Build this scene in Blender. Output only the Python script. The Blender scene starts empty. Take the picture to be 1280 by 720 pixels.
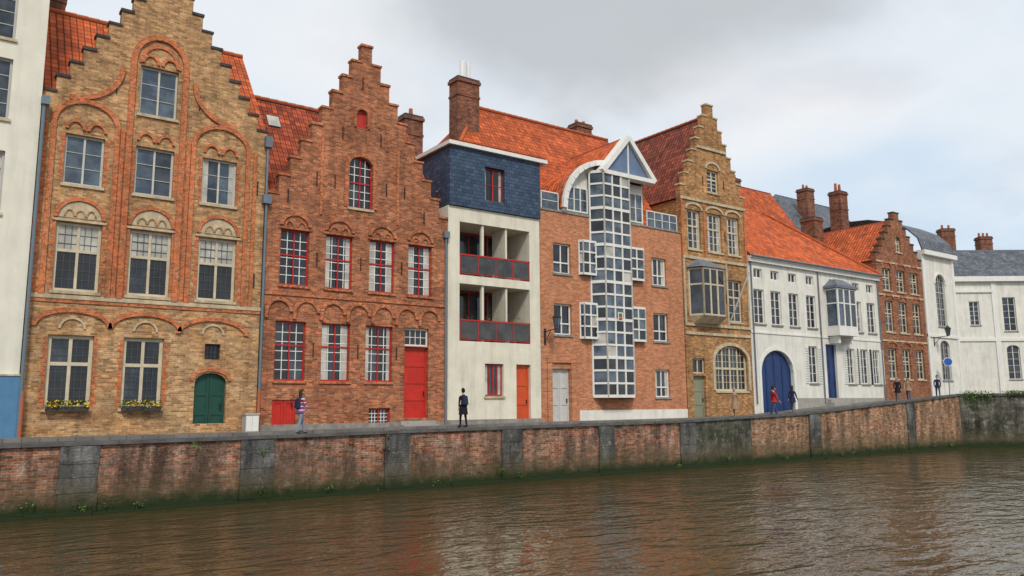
import bpy, math, random
from mathutils import Vector, Matrix
from mathutils.geometry import tessellate_polygon
random.seed(7)
SC=bpy.context.scene
PI=math.pi
# ------------------------------------------------------------------ materials
MATS={}
def nd(nt,t,ins=None,**kw):
    n=nt.nodes.new(t)
    for k,v in kw.items(): setattr(n,k,v)
    for k,v in (ins or {}).items():
        s=n.inputs[k]
        if isinstance(v,bpy.types.NodeSocket): nt.links.new(v,s)
        else: s.default_value=v
    return n
def c4(c): return (c[0],c[1],c[2],1)
def newmat(name,rough=.85,spec=.3):
    m=bpy.data.materials.new(name);m.use_nodes=True
    nt=m.node_tree;b=nt.nodes['Principled BSDF']
    b.inputs['Roughness'].default_value=rough
    b.inputs['Specular IOR Level'].default_value=spec
    MATS[name]=m
    return nt,b
def mixc(nt,fac,a,b,bt='MIX'):
    n=nt.nodes.new('ShaderNodeMix');n.data_type='RGBA';n.blend_type=bt
    for i,v in((0,fac),(6,a),(7,b)):
        if isinstance(v,bpy.types.NodeSocket): nt.links.new(v,n.inputs[i])
        else: n.inputs[i].default_value=v if i==0 else c4(v)
    return n.outputs[2]
def mr(nt,v,a,b,c,d):
    return nd(nt,'ShaderNodeMapRange',{0:v,1:a,2:b,3:c,4:d}).outputs[0]
def gray(nt,v):
    return nd(nt,'ShaderNodeCombineColor',{0:v,1:v,2:v}).outputs[0]
def mth(nt,op,a,b=0.,c=0.):
    return nd(nt,'ShaderNodeMath',{0:a,1:b,2:c},operation=op).outputs[0]
def coords(nt):
    tc=nd(nt,'ShaderNodeTexCoord');s=nd(nt,'ShaderNodeSeparateXYZ',{0:tc.outputs['Object']})
    xy=mth(nt,'ADD',s.outputs[0],s.outputs[1])
    return tc,s,xy,nd(nt,'ShaderNodeCombineXYZ',{0:xy,1:s.outputs[2]}).outputs[0]
def noise(nt,vec,scale,detail=4,rough=.55,sx=1,sy=1,sz=1):
    if (sx,sy,sz)!=(1,1,1):
        vec=nd(nt,'ShaderNodeMapping',{0:vec,3:(sx,sy,sz)}).outputs[0]
    return nd(nt,'ShaderNodeTexNoise',{'Vector':vec,'Scale':scale,'Detail':detail,'Roughness':rough}).outputs[0]
def cellrand(nt,x,z,w,h,stag=.5):
    row=mth(nt,'FLOOR',mth(nt,'DIVIDE',z,h))
    off=mth(nt,'MULTIPLY',mth(nt,'SUBTRACT',1.,mth(nt,'FLOORED_MODULO',row,2.)),stag)
    col=mth(nt,'FLOOR',mth(nt,'ADD',mth(nt,'DIVIDE',x,w),off))
    v=nd(nt,'ShaderNodeCombineXYZ',{0:col,1:row}).outputs[0]
    return nd(nt,'ShaderNodeTexWhiteNoise',{0:v},noise_dimensions='2D').outputs['Value']
def brick(name,c1,c2,mort,c3=None,w=.22,h=.072,lo=.72,hi=1.22,rough=.9,streak=.3,speck=.3,mfrac=.011,cell=.38):
    nt,b=newmat(name,rough,.2)
    tc,s,xy,v=coords(nt)
    br=nd(nt,'ShaderNodeTexBrick',{'Vector':v,'Color1':c4(c1),'Color2':c4(c2),'Mortar':c4(mort),'Scale':1.,'Mortar Size':mfrac,'Mortar Smooth':.3,'Brick Width':w,'Row Height':h})
    col=br.outputs[0]
    wn=cellrand(nt,xy,s.outputs[2],w,h)
    if c3:
        col=mixc(nt,mr(nt,noise(nt,v,2.0,8,.8),.5,.66,0,.7),col,c3)
        col=mixc(nt,mr(nt,wn,.86,.92,0,.75),col,c3)
    col=mixc(nt,1.,col,gray(nt,mr(nt,wn,0,1,1-cell,1+cell)),'MULTIPLY')
    n1=noise(nt,v,.45,8,.7)
    col=mixc(nt,1.,col,gray(nt,mr(nt,n1,.3,.7,lo,hi)),'MULTIPLY')
    n2=noise(nt,v,9,3,.8,1,2.4,1)
    col=mixc(nt,1.,col,gray(nt,mr(nt,n2,.3,.7,1-speck,1+speck)),'MULTIPLY')
    n3=noise(nt,v,1.7,4,.6,1.6,.16,1)
    col=mixc(nt,1.,col,gray(nt,mr(nt,n3,.45,.72,1,1-streak)),'MULTIPLY')
    nt.links.new(col,b.inputs['Base Color'])
    bp=nd(nt,'ShaderNodeBump',{'Strength':.4,'Distance':.014,'Height':mth(nt,'ADD',br.outputs['Fac'],n2)})
    bp.invert=True
    nt.links.new(bp.outputs[0],b.inputs['Normal'])
def plain(name,c,rough=.6,spec=.35,var=.15,scale=3.,streak=.12,bump=.0,metal=0.):
    nt,b=newmat(name,rough,spec);b.inputs['Metallic'].default_value=metal
    tc,s,xy,v=coords(nt)
    o=tc.outputs['Object']
    col=mixc(nt,1.,c,gray(nt,mr(nt,noise(nt,o,scale,6,.65),.3,.7,1-var,1+var*.6)),'MULTIPLY')
    col=mixc(nt,1.,col,gray(nt,mr(nt,noise(nt,v,1.9,5,.6,1.5,.15,1),.45,.75,1,1-streak)),'MULTIPLY')
    nt.links.new(col,b.inputs['Base Color'])
    if bump:
        bp=nd(nt,'ShaderNodeBump',{'Strength':bump,'Distance':.02,'Height':noise(nt,o,scale*5,5)})
        nt.links.new(bp.outputs[0],b.inputs['Normal'])
def tile(name,c1,c2,dark,moss=None,w=.24,h=.3,strength=.8,rough=.8,cell=.25):
    nt,b=newmat(name,rough,.25)
    uv=nd(nt,'ShaderNodeTexCoord').outputs['UV']
    s=nd(nt,'ShaderNodeSeparateXYZ',{0:uv})
    br=nd(nt,'ShaderNodeTexBrick',{'Vector':uv,'Color1':c4(c1),'Color2':c4(c2),'Mortar':c4(dark),'Scale':1.,'Mortar Size':.022,'Mortar Smooth':.4,'Brick Width':w,'Row Height':h},offset=0.)
    col=br.outputs[0]
    wn=cellrand(nt,s.outputs[0],s.outputs[1],w,h,0.)
    col=mixc(nt,1.,col,gray(nt,mr(nt,wn,0,1,1-cell,1+cell)),'MULTIPLY')
    col=mixc(nt,1.,col,gray(nt,mr(nt,noise(nt,uv,.8,8,.75),.3,.7,.55,1.3)),'MULTIPLY')
    if moss: col=mixc(nt,mr(nt,noise(nt,uv,1.6,8,.8),.52,.70,0,.75),col,moss)
    nt.links.new(col,b.inputs['Base Color'])
    wx=mth(nt,'SINE',mth(nt,'MULTIPLY',s.outputs[0],2*PI/w))
    wy=mth(nt,'FRACT',mth(nt,'DIVIDE',s.outputs[1],h))
    hh=mth(nt,'ADD',mth(nt,'MULTIPLY',wx,.5),mth(nt,'MULTIPLY',wy,-.7))
    bp=nd(nt,'ShaderNodeBump',{'Strength':strength,'Distance':.05,'Height':hh})
    nt.links.new(bp.outputs[0],b.inputs['Normal'])
def glass(name,ca,cb,rough=.06,spec=.5,coat=.15):
    nt,b=newmat(name,rough,spec)
    tc=nd(nt,'ShaderNodeTexCoord').outputs['Object']
    f=mr(nt,noise(nt,tc,1.3,3,.6),.4,.62,0,1)
    nt.links.new(mixc(nt,f,ca,cb),b.inputs['Base Color'])
    b.inputs['Coat Weight'].default_value=coat;b.inputs['Coat Roughness'].default_value=.03
    bp=nd(nt,'ShaderNodeBump',{'Strength':.12,'Distance':.02,'Height':noise(nt,tc,2.2,2)})
    nt.links.new(bp.outputs[0],b.inputs['Normal'])

brick('brick_yellow',(.62,.345,.145),(.44,.22,.092),(.49,.37,.23),(.26,.14,.075),lo=.66)
brick('brick_orange_trim',(.64,.165,.05),(.52,.12,.04),(.48,.26,.15),w=.11,h=.07,lo=.75,hi=1.15,speck=.25,cell=.28)
brick('brick_red_brown',(.56,.185,.08),(.36,.105,.048),(.42,.26,.16),(.16,.07,.045),lo=.62)
brick('brick_red_arch',(.56,.16,.06),(.40,.11,.045),(.4,.22,.13),w=.11,h=.07,speck=.25)
brick('brick_modern_orange',(.58,.21,.092),(.47,.16,.07),(.48,.30,.2),lo=.84,hi=1.1,streak=.14,speck=.2,cell=.22)
brick('brick_ochre',(.57,.29,.10),(.41,.185,.068),(.45,.31,.18),(.20,.10,.05),lo=.58)
brick('brick_dark_red',(.40,.13,.06),(.27,.085,.042),(.34,.22,.14),(.12,.06,.04))
brick('chimney_brick',(.32,.10,.05),(.21,.07,.04),(.25,.17,.12),(.07,.05,.045))
plain('stucco_cream',(.74,.70,.57),.85,.2,.13,1.2,.2,.15)
plain('stucco_white',(.75,.73,.66),.85,.2,.13,1.2,.22,.15)
plain('stucco_house_corner',(.76,.73,.62),.85,.2,.10,1.2,.14,.15)
plain('paint_blue_base',(.09,.22,.38),.7,.3,.12)
plain('stone_trim',(.56,.46,.31),.85,.2,.3,4,.35,.3)
plain('stone_grey',(.30,.28,.25),.9,.2,.35,3,.4,.5)
plain('stone_cap_dark',(.08,.07,.066),.9,.2,.4,5,.2,.4)
plain('stone_step',(.36,.34,.31),.9,.2,.2,4,.1,.3)
plain('coping',(.10,.097,.094),.85,.25,.45,2.2,.1,.5)
plain('frame_white',(.78,.77,.72),.45,.4,.08)
plain('frame_offwhite',(.55,.53,.47),.5,.4,.15)
plain('frame_cream',(.60,.52,.37),.55,.3,.2)
plain('frame_grey',(.46,.46,.43),.5,.4,.1)
plain('lattice_dark',(.09,.095,.10),.5,.4,.1)
plain('frame_red',(.46,.022,.018),.45,.4,.15)
plain('door_red',(.54,.028,.016),.45,.4,.2)
plain('door_vermilion',(.62,.085,.02),.45,.4,.15)
plain('door_green',(.012,.07,.048),.45,.4,.25)
plain('door_blue',(.012,.04,.14),.4,.4,.2)
plain('door_pale',(.55,.55,.52),.5,.4,.08)
plain('door_olive',(.25,.25,.17),.5,.4,.12)
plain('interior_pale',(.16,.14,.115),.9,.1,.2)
plain('lead_grey',(.15,.17,.20),.5,.5,.2,2,.2,.1)
plain('pipe_grey',(.15,.20,.24),.4,.5,.1,metal=.2)
plain('pipe_rust',(.45,.12,.05),.6,.4,.1)
plain('iron_black',(.018,.018,.02),.5,.4,.1)
plain('paint_white_metal',(.8,.8,.78),.35,.5,.04)
plain('sign_blue',(.02,.10,.45),.4,.5,.04)
plain('terracotta',(.46,.115,.045),.8,.2,.3)
plain('foliage',(.05,.10,.025),.8,.2,.5,8)
plain('foliage_light',(.12,.19,.04),.8,.2,.4,8)
plain('flower_yellow',(.8,.5,.02),.7,.2,.2,9)
plain('slate_panel_blue',(.13,.19,.31),.5,.4,.1)
glass('glass_dark',(.006,.008,.011),(.02,.024,.03))
glass('glass_mid',(.018,.024,.034),(.06,.072,.09))
glass('glass_blue',(.045,.065,.095),(.11,.15,.19))
glass('glass_curtain',(.36,.35,.31),(.58,.56,.49),.12)
glass('glass_rail',(.03,.028,.028),(.07,.065,.06),.05)
glass('glass_bay',(.03,.045,.065),(.12,.16,.21),.04,.5,.3)
tile('tile_orange',(.60,.13,.036),(.46,.092,.028),(.15,.03,.015))
tile('tile_orange_bright',(.67,.145,.038),(.54,.105,.03),(.2,.038,.018))
tile('tile_red_brown',(.48,.09,.034),(.29,.056,.026),(.06,.018,.012),(.11,.05,.03),strength=1.,cell=.42)
tile('tile_dark_red',(.30,.068,.035),(.19,.047,.027),(.055,.02,.014),(.10,.06,.035),cell=.38)
tile('slate_roof',(.15,.165,.19),(.10,.115,.14),(.04,.04,.05),w=.3,h=.22,strength=.3,rough=.5)
brick('slate_cladding',(.062,.098,.160),(.045,.075,.125),(.02,.03,.052),w=.3,h=.17,lo=.82,hi=1.15,streak=.15,speck=.15,rough=.5,mfrac=.012,cell=.22)
def quaymat(name,c1,c2,c3,greyfac,w=.24,h=.078,cell=.5,mort=(.36,.30,.23)):
    nt,b=newmat(name,.9,.2)
    tc,s,xy,v=coords(nt)
    br=nd(nt,'ShaderNodeTexBrick',{'Vector':v,'Color1':c4(c1),'Color2':c4(c2),'Mortar':c4(mort),'Scale':1.,'Mortar Size':.013,'Mortar Smooth':.3,'Brick Width':w,'Row Height':h})
    col=br.outputs[0]
    wn=cellrand(nt,xy,s.outputs[2],w,h)
    col=mixc(nt,mr(nt,wn,.78,.84,0,.8),col,c3)
    col=mixc(nt,1.,col,gray(nt,mr(nt,wn,0,.8,1-cell,1+cell)),'MULTIPLY')
    big=noise(nt,v,.6,9,.8)
    col=mixc(nt,mr(nt,big,.47,.58,0,greyfac),col,c3)
    col=mixc(nt,mr(nt,noise(nt,v,1.9,9,.85),.54,.62,0,.7),col,(.50,.42,.34))
    col=mixc(nt,1.,col,gray(nt,mr(nt,noise(nt,v,9,3,.85,1,2.2,1),.3,.7,.5,1.45)),'MULTIPLY')
    col=mixc(nt,1.,col,gray(nt,mr(nt,noise(nt,v,1.2,6,.7,1.3,.22,1),.40,.62,1.05,.32)),'MULTIPLY')
    nz=noise(nt,v,2.2,7,.8)
    zz=mth(nt,'ADD',s.outputs[2],mth(nt,'MULTIPLY',nz,-1.1))
    col=mixc(nt,mr(nt,zz,-2.15,-1.2,.85,0),col,(.085,.07,.035))
    col=mixc(nt,mr(nt,zz,-2.3,-1.95,1,0),col,(.022,.034,.012))
    nt.links.new(col,b.inputs['Base Color'])
    bp=nd(nt,'ShaderNodeBump',{'Strength':.9,'Distance':.03,'Height':mth(nt,'ADD',noise(nt,v,9,4,.8,1,2,1),mth(nt,'MULTIPLY',wn,.4))})
    nt.links.new(bp.outputs[0],b.inputs['Normal'])
quaymat('quay_brick',(.50,.18,.09),(.31,.11,.065),(.17,.115,.085),.75)
quaymat('quay_brick_orange',(.54,.245,.105),(.37,.155,.07),(.21,.15,.10),.55)
quaymat('quay_stone',(.19,.185,.18),(.15,.145,.14),(.08,.085,.08),.8,w=.9,h=.45,cell=.3,mort=(.16,.15,.14))
quaymat('quay_stone_dark',(.17,.155,.13),(.12,.11,.095),(.055,.065,.04),.85,w=.45,h=.22,cell=.5,mort=(.12,.11,.1))
def cobbles(name,c1,c2,w,h):
    nt,b=newmat(name,.85,.3)
    o=nd(nt,'ShaderNodeTexCoord').outputs['Object']
    br=nd(nt,'ShaderNodeTexBrick',{'Vector':o,'Color1':c4(c1),'Color2':c4(c2),'Mortar':(.05,.045,.04,1),'Scale':1.,'Mortar Size':.01,'Brick Width':w,'Row Height':h})
    col=mixc(nt,1.,br.outputs[0],gray(nt,mr(nt,noise(nt,o,1.2,6),.3,.7,.7,1.2)),'MULTIPLY')
    nt.links.new(col,b.inputs['Base Color'])
    bp=nd(nt,'ShaderNodeBump',{'Strength':.4,'Distance':.01,'Height':br.outputs['Fac']});bp.invert=True
    nt.links.new(bp.outputs[0],b.inputs['Normal'])
cobbles('cobble_road',(.11,.10,.09),(.08,.07,.064),.2,.12)
cobbles('pavement_slabs',(.20,.19,.175),(.16,.15,.14),.5,.3)
plain('ground_soil',(.13,.12,.09),.95,.1,.4,.3,0)
# water
nt,b=newmat('canal_water',.02,.5)
b.inputs['IOR'].default_value=1.45
o=nd(nt,'ShaderNodeTexCoord').outputs['Object']
nb=noise(nt,o,.08,4,.6)
nt.links.new(mixc(nt,mr(nt,nb,.35,.65,0,1),(.085,.048,.020),(.060,.042,.020)),b.inputs['Base Color'])
m1=nd(nt,'ShaderNodeMapping',{0:o,2:(0,0,math.radians(30)),3:(1.,2.2,1)}).outputs[0]
m2=nd(nt,'ShaderNodeMapping',{0:o,2:(0,0,math.radians(-15)),3:(1.,1.8,1)}).outputs[0]
na=nd(nt,'ShaderNodeTexNoise',{'Vector':m1,'Scale':.65,'Detail':2.,'Roughness':.5,'Distortion':.6}).outputs[0]
nc=nd(nt,'ShaderNodeTexNoise',{'Vector':m2,'Scale':2.3,'Detail':2.,'Roughness':.55,'Distortion':.6}).outputs[0]
ne=nd(nt,'ShaderNodeTexNoise',{'Vector':o,'Scale':.09,'Detail':3.,'Roughness':.6}).outputs[0]
amp=mr(nt,ne,.38,.62,.4,1.2)
hh=mth(nt,'MULTIPLY',mth(nt,'ADD',mth(nt,'MULTIPLY',na,1.),mth(nt,'MULTIPLY',nc,.42)),amp)
bp=nd(nt,'ShaderNodeBump',{'Strength':1.,'Distance':.125,'Height':hh})
nt.links.new(bp.outputs[0],b.inputs['Normal'])

# ------------------------------------------------------------------ mesh builder
class MB:
    def __init__(s): s.v=[];s.f=[];s.m=[];s.uv=[];s.sm=[]
    def face(s,pts,m,uv=None,sm=False):
        i=len(s.v);s.v+= [tuple(p) for p in pts];s.f.append(tuple(range(i,i+len(pts))));s.m.append(m);s.uv.append(uv);s.sm.append(sm)
    def box(s,x0,x1,y0,y1,z0,z1,m):
        s.hexa([(x0,y0,z0),(x1,y0,z0),(x1,y1,z0),(x0,y1,z0)],[(x0,y0,z1),(x1,y0,z1),(x1,y1,z1),(x0,y1,z1)],m)
    def hexa(s,b4,t4,m):
        i=len(s.v);s.v+=[tuple(p) for p in b4]+[tuple(p) for p in t4]
        for f in((0,1,5,4),(1,2,6,5),(2,3,7,6),(3,0,4,7),(4,5,6,7),(3,2,1,0)):
            s.f.append(tuple(i+k for k in f));s.m.append(m);s.uv.append(None);s.sm.append(False)
    def prism(s,pts,y0,y1,m,ms=None):
        n=len(pts)
        s.face([(x,y0,z) for x,z in pts],m);s.face([(x,y1,z) for x,z in reversed(pts)],m)
        for i in range(n):
            a=pts[i];c=pts[(i+1)%n]
            s.face([(a[0],y0,a[1]),(a[0],y1,a[1]),(c[0],y1,c[1]),(c[0],y0,c[1])],ms or m)
    def cyl(s,p0,p1,r,m,n=8,r1=None):
        p0=Vector(p0);p1=Vector(p1);d=(p1-p0).normalized();r1=r if r1 is None else r1
        a=d.orthogonal().normalized();bb=d.cross(a)
        A=[p0+(a*math.cos(t)+bb*math.sin(t))*r for t in [2*PI*k/n for k in range(n)]]
        B=[p1+(a*math.cos(t)+bb*math.sin(t))*r1 for t in [2*PI*k/n for k in range(n)]]
        for k in range(n):
            s.face([A[k],A[(k+1)%n],B[(k+1)%n],B[k]],m,None,True)
        s.face(A[::-1],m);s.face(B,m)
    def panel(s,outer,holes,y0,y1,m,mr_=None):
        loops=[outer]+holes
        flat=[p for l in loops for p in l]
        tris=tessellate_polygon([[Vector((x,z,0)) for x,z in l] for l in loops])
        for t in tris:
            P=[flat[k] for k in t]
            ar=(P[1][0]-P[0][0])*(P[2][1]-P[0][1])-(P[2][0]-P[0][0])*(P[1][1]-P[0][1])
            if abs(ar)<1e-9: continue
            if ar<0: P=P[::-1]
            s.face([(x,y0,z) for x,z in P],m)
            s.face([(x,y1,z) for x,z in P[::-1]],m)
        for li,l in enumerate(loops):
            n=len(l)
            for k in range(n):
                a=l[k];c=l[(k+1)%n]
                s.face([(a[0],y0,a[1]),(a[0],y1,a[1]),(c[0],y1,c[1]),(c[0],y0,c[1])],(mr_ or m) if li else m)
    def ring(s,cx,zs,hw,rise,th,y0,y1,m,leg=0,n=14,a0=0,a1=PI):
        I=[];O=[]
        for k in range(n+1):
            t=a0+(a1-a0)*k/n
            I.append((cx+hw*math.cos(t),zs+rise*math.sin(t)));O.append((cx+(hw+th)*math.cos(t),zs+(rise+th)*math.sin(t)))
        if leg:
            I=[(I[0][0],zs-leg)]+I+[(I[-1][0],zs-leg)];O=[(O[0][0],zs-leg)]+O+[(O[-1][0],zs-leg)]
        for k in range(len(I)-1):
            a,b_,c,d=I[k],O[k],O[k+1],I[k+1]
            s.face([(p[0],y0,p[1]) for p in(a,b_,c,d)],m)
            s.face([(b_[0],y0,b_[1]),(b_[0],y1,b_[1]),(c[0],y1,c[1]),(c[0],y0,c[1])],m)
            s.face([(a[0],y0,a[1]),(d[0],y0,d[1]),(d[0],y1,d[1]),(a[0],y1,a[1])],m)
    def slab(s,pts,m,th=.14,mb='stone_cap_dark'):
        P=[Vector(p) for p in pts]
        n=(P[1]-P[0]).cross(P[-1]-P[0]).normalized()
        if n.z<0: n=-n
        e=(P[1]-P[0]).normalized();g=n.cross(e)
        uv=[((p-P[0]).dot(e)+P[0].x%1,(p-P[0]).dot(g)) for p in P]
        s.face(P,m,uv)
        Q=[p-n*th for p in P];s.face(Q[::-1],mb)
        for i in range(len(P)):
            j=(i+1)%len(P);s.face([P[i],Q[i],Q[j],P[j]],m,[(0,0)]*4)
    def leaves(s,pts,size,mats):
        for p in pts:
            p=Vector(p);u=Vector((random.gauss(0,1),random.gauss(0,1),random.gauss(0,1))).normalized()*size;w=u.orthogonal().normalized()*size*.7
            s.face([p-u,p-w,p+u,p+w],random.choice(mats))
    def build(s,name,parent=None,mtx=None):
        me=bpy.data.meshes.new(name)
        me.from_pydata(s.v,[],s.f)
        names=[]
        for m in s.m:
            if m not in names: names.append(m)
        for n_ in names: me.materials.append(MATS[n_])
        ix={n_:i for i,n_ in enumerate(names)}
        ul=me.uv_layers.new(name='UVMap')
        for p,m,uv,sm in zip(me.polygons,s.m,s.uv,s.sm):
            p.material_index=ix[m];p.use_smooth=sm
            if uv:
                for li,u in zip(p.loop_indices,uv): ul.data[li].uv=u
        ob=bpy.data.objects.new(name,me);SC.collection.objects.link(ob)
        if mtx is not None: ob.matrix_world=mtx
        if parent:
            ob.parent=parent;ob.matrix_parent_inverse=parent.matrix_world.inverted()
        return ob
def empty(name,loc=(0,0,0)):
    e=bpy.data.objects.new(name,None);e.location=loc;e.empty_display_size=.5
    SC.collection.objects.link(e)
    e.matrix_world=Matrix.Translation(loc)
    return e
def lerp(tab,x):
    if x<=tab[0][0]: return tab[0][1]
    for (a,b_),(c,d) in zip(tab,tab[1:]):
        if x<=c: return b_+(d-b_)*(x-a)/(c-a)
    return tab[-1][1]
STREET=[(-2000,0),(10,.02),(20,.12),(34,.18),(40,.3),(46,.65),(54,1.05),(62,1.4),(70,1.55),(2000,1.6)]
COPE=[(-2000,.07),(1.7,.08),(8,.11),(15,.18),(28.5,.27),(38,.5),(46,.97),(55.7,1.55)]
zs=lambda x:lerp(STREET,x)
zc=lambda x:lerp(COPE,x)
def hole(x0,x1,z0,z1,rise=0,n=8):
    if not rise: return [(x0,z0),(x1,z0),(x1,z1),(x0,z1)]
    c=(x0+x1)/2;h=(x1-x0)/2
    return [(x0,z0),(x1,z0)]+[(c+h*math.cos(PI*k/n),z1-rise+rise*math.sin(PI*k/n)) for k in range(n+1)]
def stepped(xl,xr,zb,zsh,n,zt,topw):
    h=(xr-xl)/2;w=(h-topw/2)/(n-1);dz=(zt-zsh)/n
    R=[];L=[];caps=[]
    for i in range(n):
        x=xr-i*w;z=zsh+(i+1)*dz;R.append((x,z));x2=xl+i*w;L.append((x2,z))
        if i<n-1:
            R.append((x-w,z));L.append((x2+w,z));caps.append((x-w,x,z));caps.append((x2,x2+w,z))
    caps.append((xr-(n-1)*w-topw,xr-(n-1)*w,zt))
    return [(xl,zb),(xr,zb)]+R+L[::-1],caps
class House:
    def __init__(s,name,x,z=0):
        s.e=empty(name,(x,0,z));s.wall=MB();s.trim=MB();s.frames=MB();s.glass=MB();s.roof=MB();s.door=MB();s.holes=[]
    def done(s,mtx=None):
        for n_,mb in(('walls',s.wall),('trim',s.trim),('window_frames',s.frames),('window_glass',s.glass),('roof',s.roof),('door',s.door)):
            if mb.f: mb.build(n_,s.e,mtx)
    def win(s,x0,x1,z0,z1,y=.13,fm='frame_white',bm=None,mull=(.5,),trans=(),cols=2,rows=4,fw=.07,gl=('glass_dark',),glf=None,bw=.026,cut=True,rise=0,sill='stone_trim',cur=0.):
        if cut: s.holes.append(hole(x0,x1,z0,z1,rise))
        bm=bm or fm
        F=s.frames;a,b_,c,d=x0+.004,x1-.004,z0+.004,z1-.004
        F.box(a,a+fw,y,y+.07,c,d,fm);F.box(b_-fw,b_,y,y+.07,c,d,fm)
        F.box(a+fw,b_-fw,y,y+.07,d-fw,d,fm);F.box(a+fw,b_-fw,y,y+.07,c,c+fw,fm)
        xi0,xi1,zi0,zi1=a+fw,b_-fw,c+fw,d-fw
        xs=[xi0]+[xi0+(xi1-xi0)*m for m in mull]+[xi1];zz=[zi0]+[zi0+(zi1-zi0)*t for t in trans]+[zi1]
        for x in xs[1:-1]: F.box(x-fw*.45,x+fw*.45,y-.008,y+.06,zi0,zi1,fm)
        for z in zz[1:-1]: F.box(xi0,xi1,y-.014,y+.055,z-fw*.5,z+fw*.5,fm)
        for k in range(1,cols):
            x=xi0+(xi1-xi0)*k/cols
            if all(abs(x-q)>.05 for q in xs): F.box(x-bw/2,x+bw/2,y+.012,y+.05,zi0,zi1,bm)
        for k in range(1,rows):
            z=zi0+(zi1-zi0)*k/rows
            if all(abs(z-q)>.05 for q in zz): F.box(xi0,xi1,y+.015,y+.048,z-bw/2,z+bw/2,bm)
        for i in range(len(xs)-1):
            for j in range(len(zz)-1):
                t=[random.uniform(-.012,.012) for _ in range(3)]
                yy=y+.045
                g=glf(i,j) if glf else random.choice(gl)
                s.glass.face([(xs[i],yy+t[0],zz[j]),(xs[i+1],yy+t[1],zz[j]),(xs[i+1],yy+t[1]+t[2],zz[j+1]),(xs[i],yy+t[0]+t[2],zz[j+1])],g)
        if random.random()<cur: # half-drawn net curtains on the two sides
            wq=(xi1-xi0)*random.uniform(.12,.24)
            for qa,qb in((xi0,xi0+wq),(xi1-wq,xi1)):
                s.glass.face([(qa,y+.0285,zi0),(qb,y+.0285,zi0),(qb if qa==xi0 else qb,y+.0285,zi1),(qa,y+.0285,zi1)],'glass_curtain')
        if sill: s.trim.box(x0-.06,x1+.06,-.07,y-.01,z0-.10,z0+.002,sill)
    def caps(s,caps,m='stone_cap_dark',y0=-.05,y1=.4,t=.09):
        for a,b_,z in caps: s.trim.box(a-.04,b_+.04,y0,y1,z-.005,z+t+random.uniform(-.01,.015),m)
    def paneldoor(s,x0,x1,z0,z1,m,y=.16,leafs=2,rise=0,rows=3,cut=True):
        if cut: s.holes.append(hole(x0,x1,z0,z1,rise))
        D=s.door
        D.box(x0,x1,y+.03,y+.09,z0,z1,m)
        w=(x1-x0)/leafs
        for l in range(leafs):
            a=x0+l*w
            D.box(a+.01,a+.1,y,y+.028,z0,z1,m);D.box(a+w-.1,a+w-.01,y,y+.028,z0,z1,m)
            for r in range(rows+1):
                z=z0+(z1-z0-.12)*r/rows
                D.box(a+.1,a+w-.1,y+.004,y+.028,z,z+.12,m)
        D.box(x1-.17,x1-.13,y-.05,y,z0+.95,z0+1.15,'iron_black')
def anchors(tr,lst,m='iron_black'):
    for x,z in lst: tr.box(x-.018,x+.018,-.045,-.003,z-.28,z+.28,m)
def body(h,x0,x1,y0,y1,z0,z1,m): h.wall.box(x0,x1,y0,y1,z0,z1,m)
def hipridge(mb,p,q):
    p=Vector(p);q=Vector(q);L=(q-p).length;n=int(L/.4)
    for k in range(n): mb.cyl(p+(q-p)*k/n,p+(q-p)*(k+1)/n+Vector((0,0,.02)),.11,'terracotta',8)
def saddle(h,x0,x1,ye,ym,ze,zr,m,gm):
    h.roof.slab([(x0,ye,ze),(x1,ye,ze),(x1,ym,zr),(x0,ym,zr)],m)
    h.roof.slab([(x1,2*ym-ye,ze),(x0,2*ym-ye,ze),(x0,ym,zr),(x1,ym,zr)],m)
    hipridge(h.roof,(x0,ym,zr),(x1,ym,zr))
    for xx in(x0+.02,x1-.02): h.wall.face([(xx,ye,ze),(xx,2*ym-ye,ze),(xx,ym,zr-.1)],gm)
def chimney(mb,x0,x1,y0,y1,z0,z1,m='chimney_brick',pots=2,pm='terracotta',ph=.45):
    mb.box(x0,x1,y0,y1,z0,z1-.3,m);mb.box(x0-.07,x1+.07,y0-.07,y1+.07,z1-.3,z1-.12,m);mb.box(x0-.02,x1+.02,y0-.02,y1+.02,z1-.12,z1,'stone_cap_dark')
    mb.box(x0-.04,x1+.04,y0-.04,y1+.04,z0+(z1-z0)*.75,z0+(z1-z0)*.75+.12,m)
    for k in range(pots):
        x=x0+(x1-x0)*(k+.5)/pots;mb.cyl((x,(y0+y1)/2,z1),(x,(y0+y1)/2,z1+ph),.13,pm,10,.10)
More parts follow.
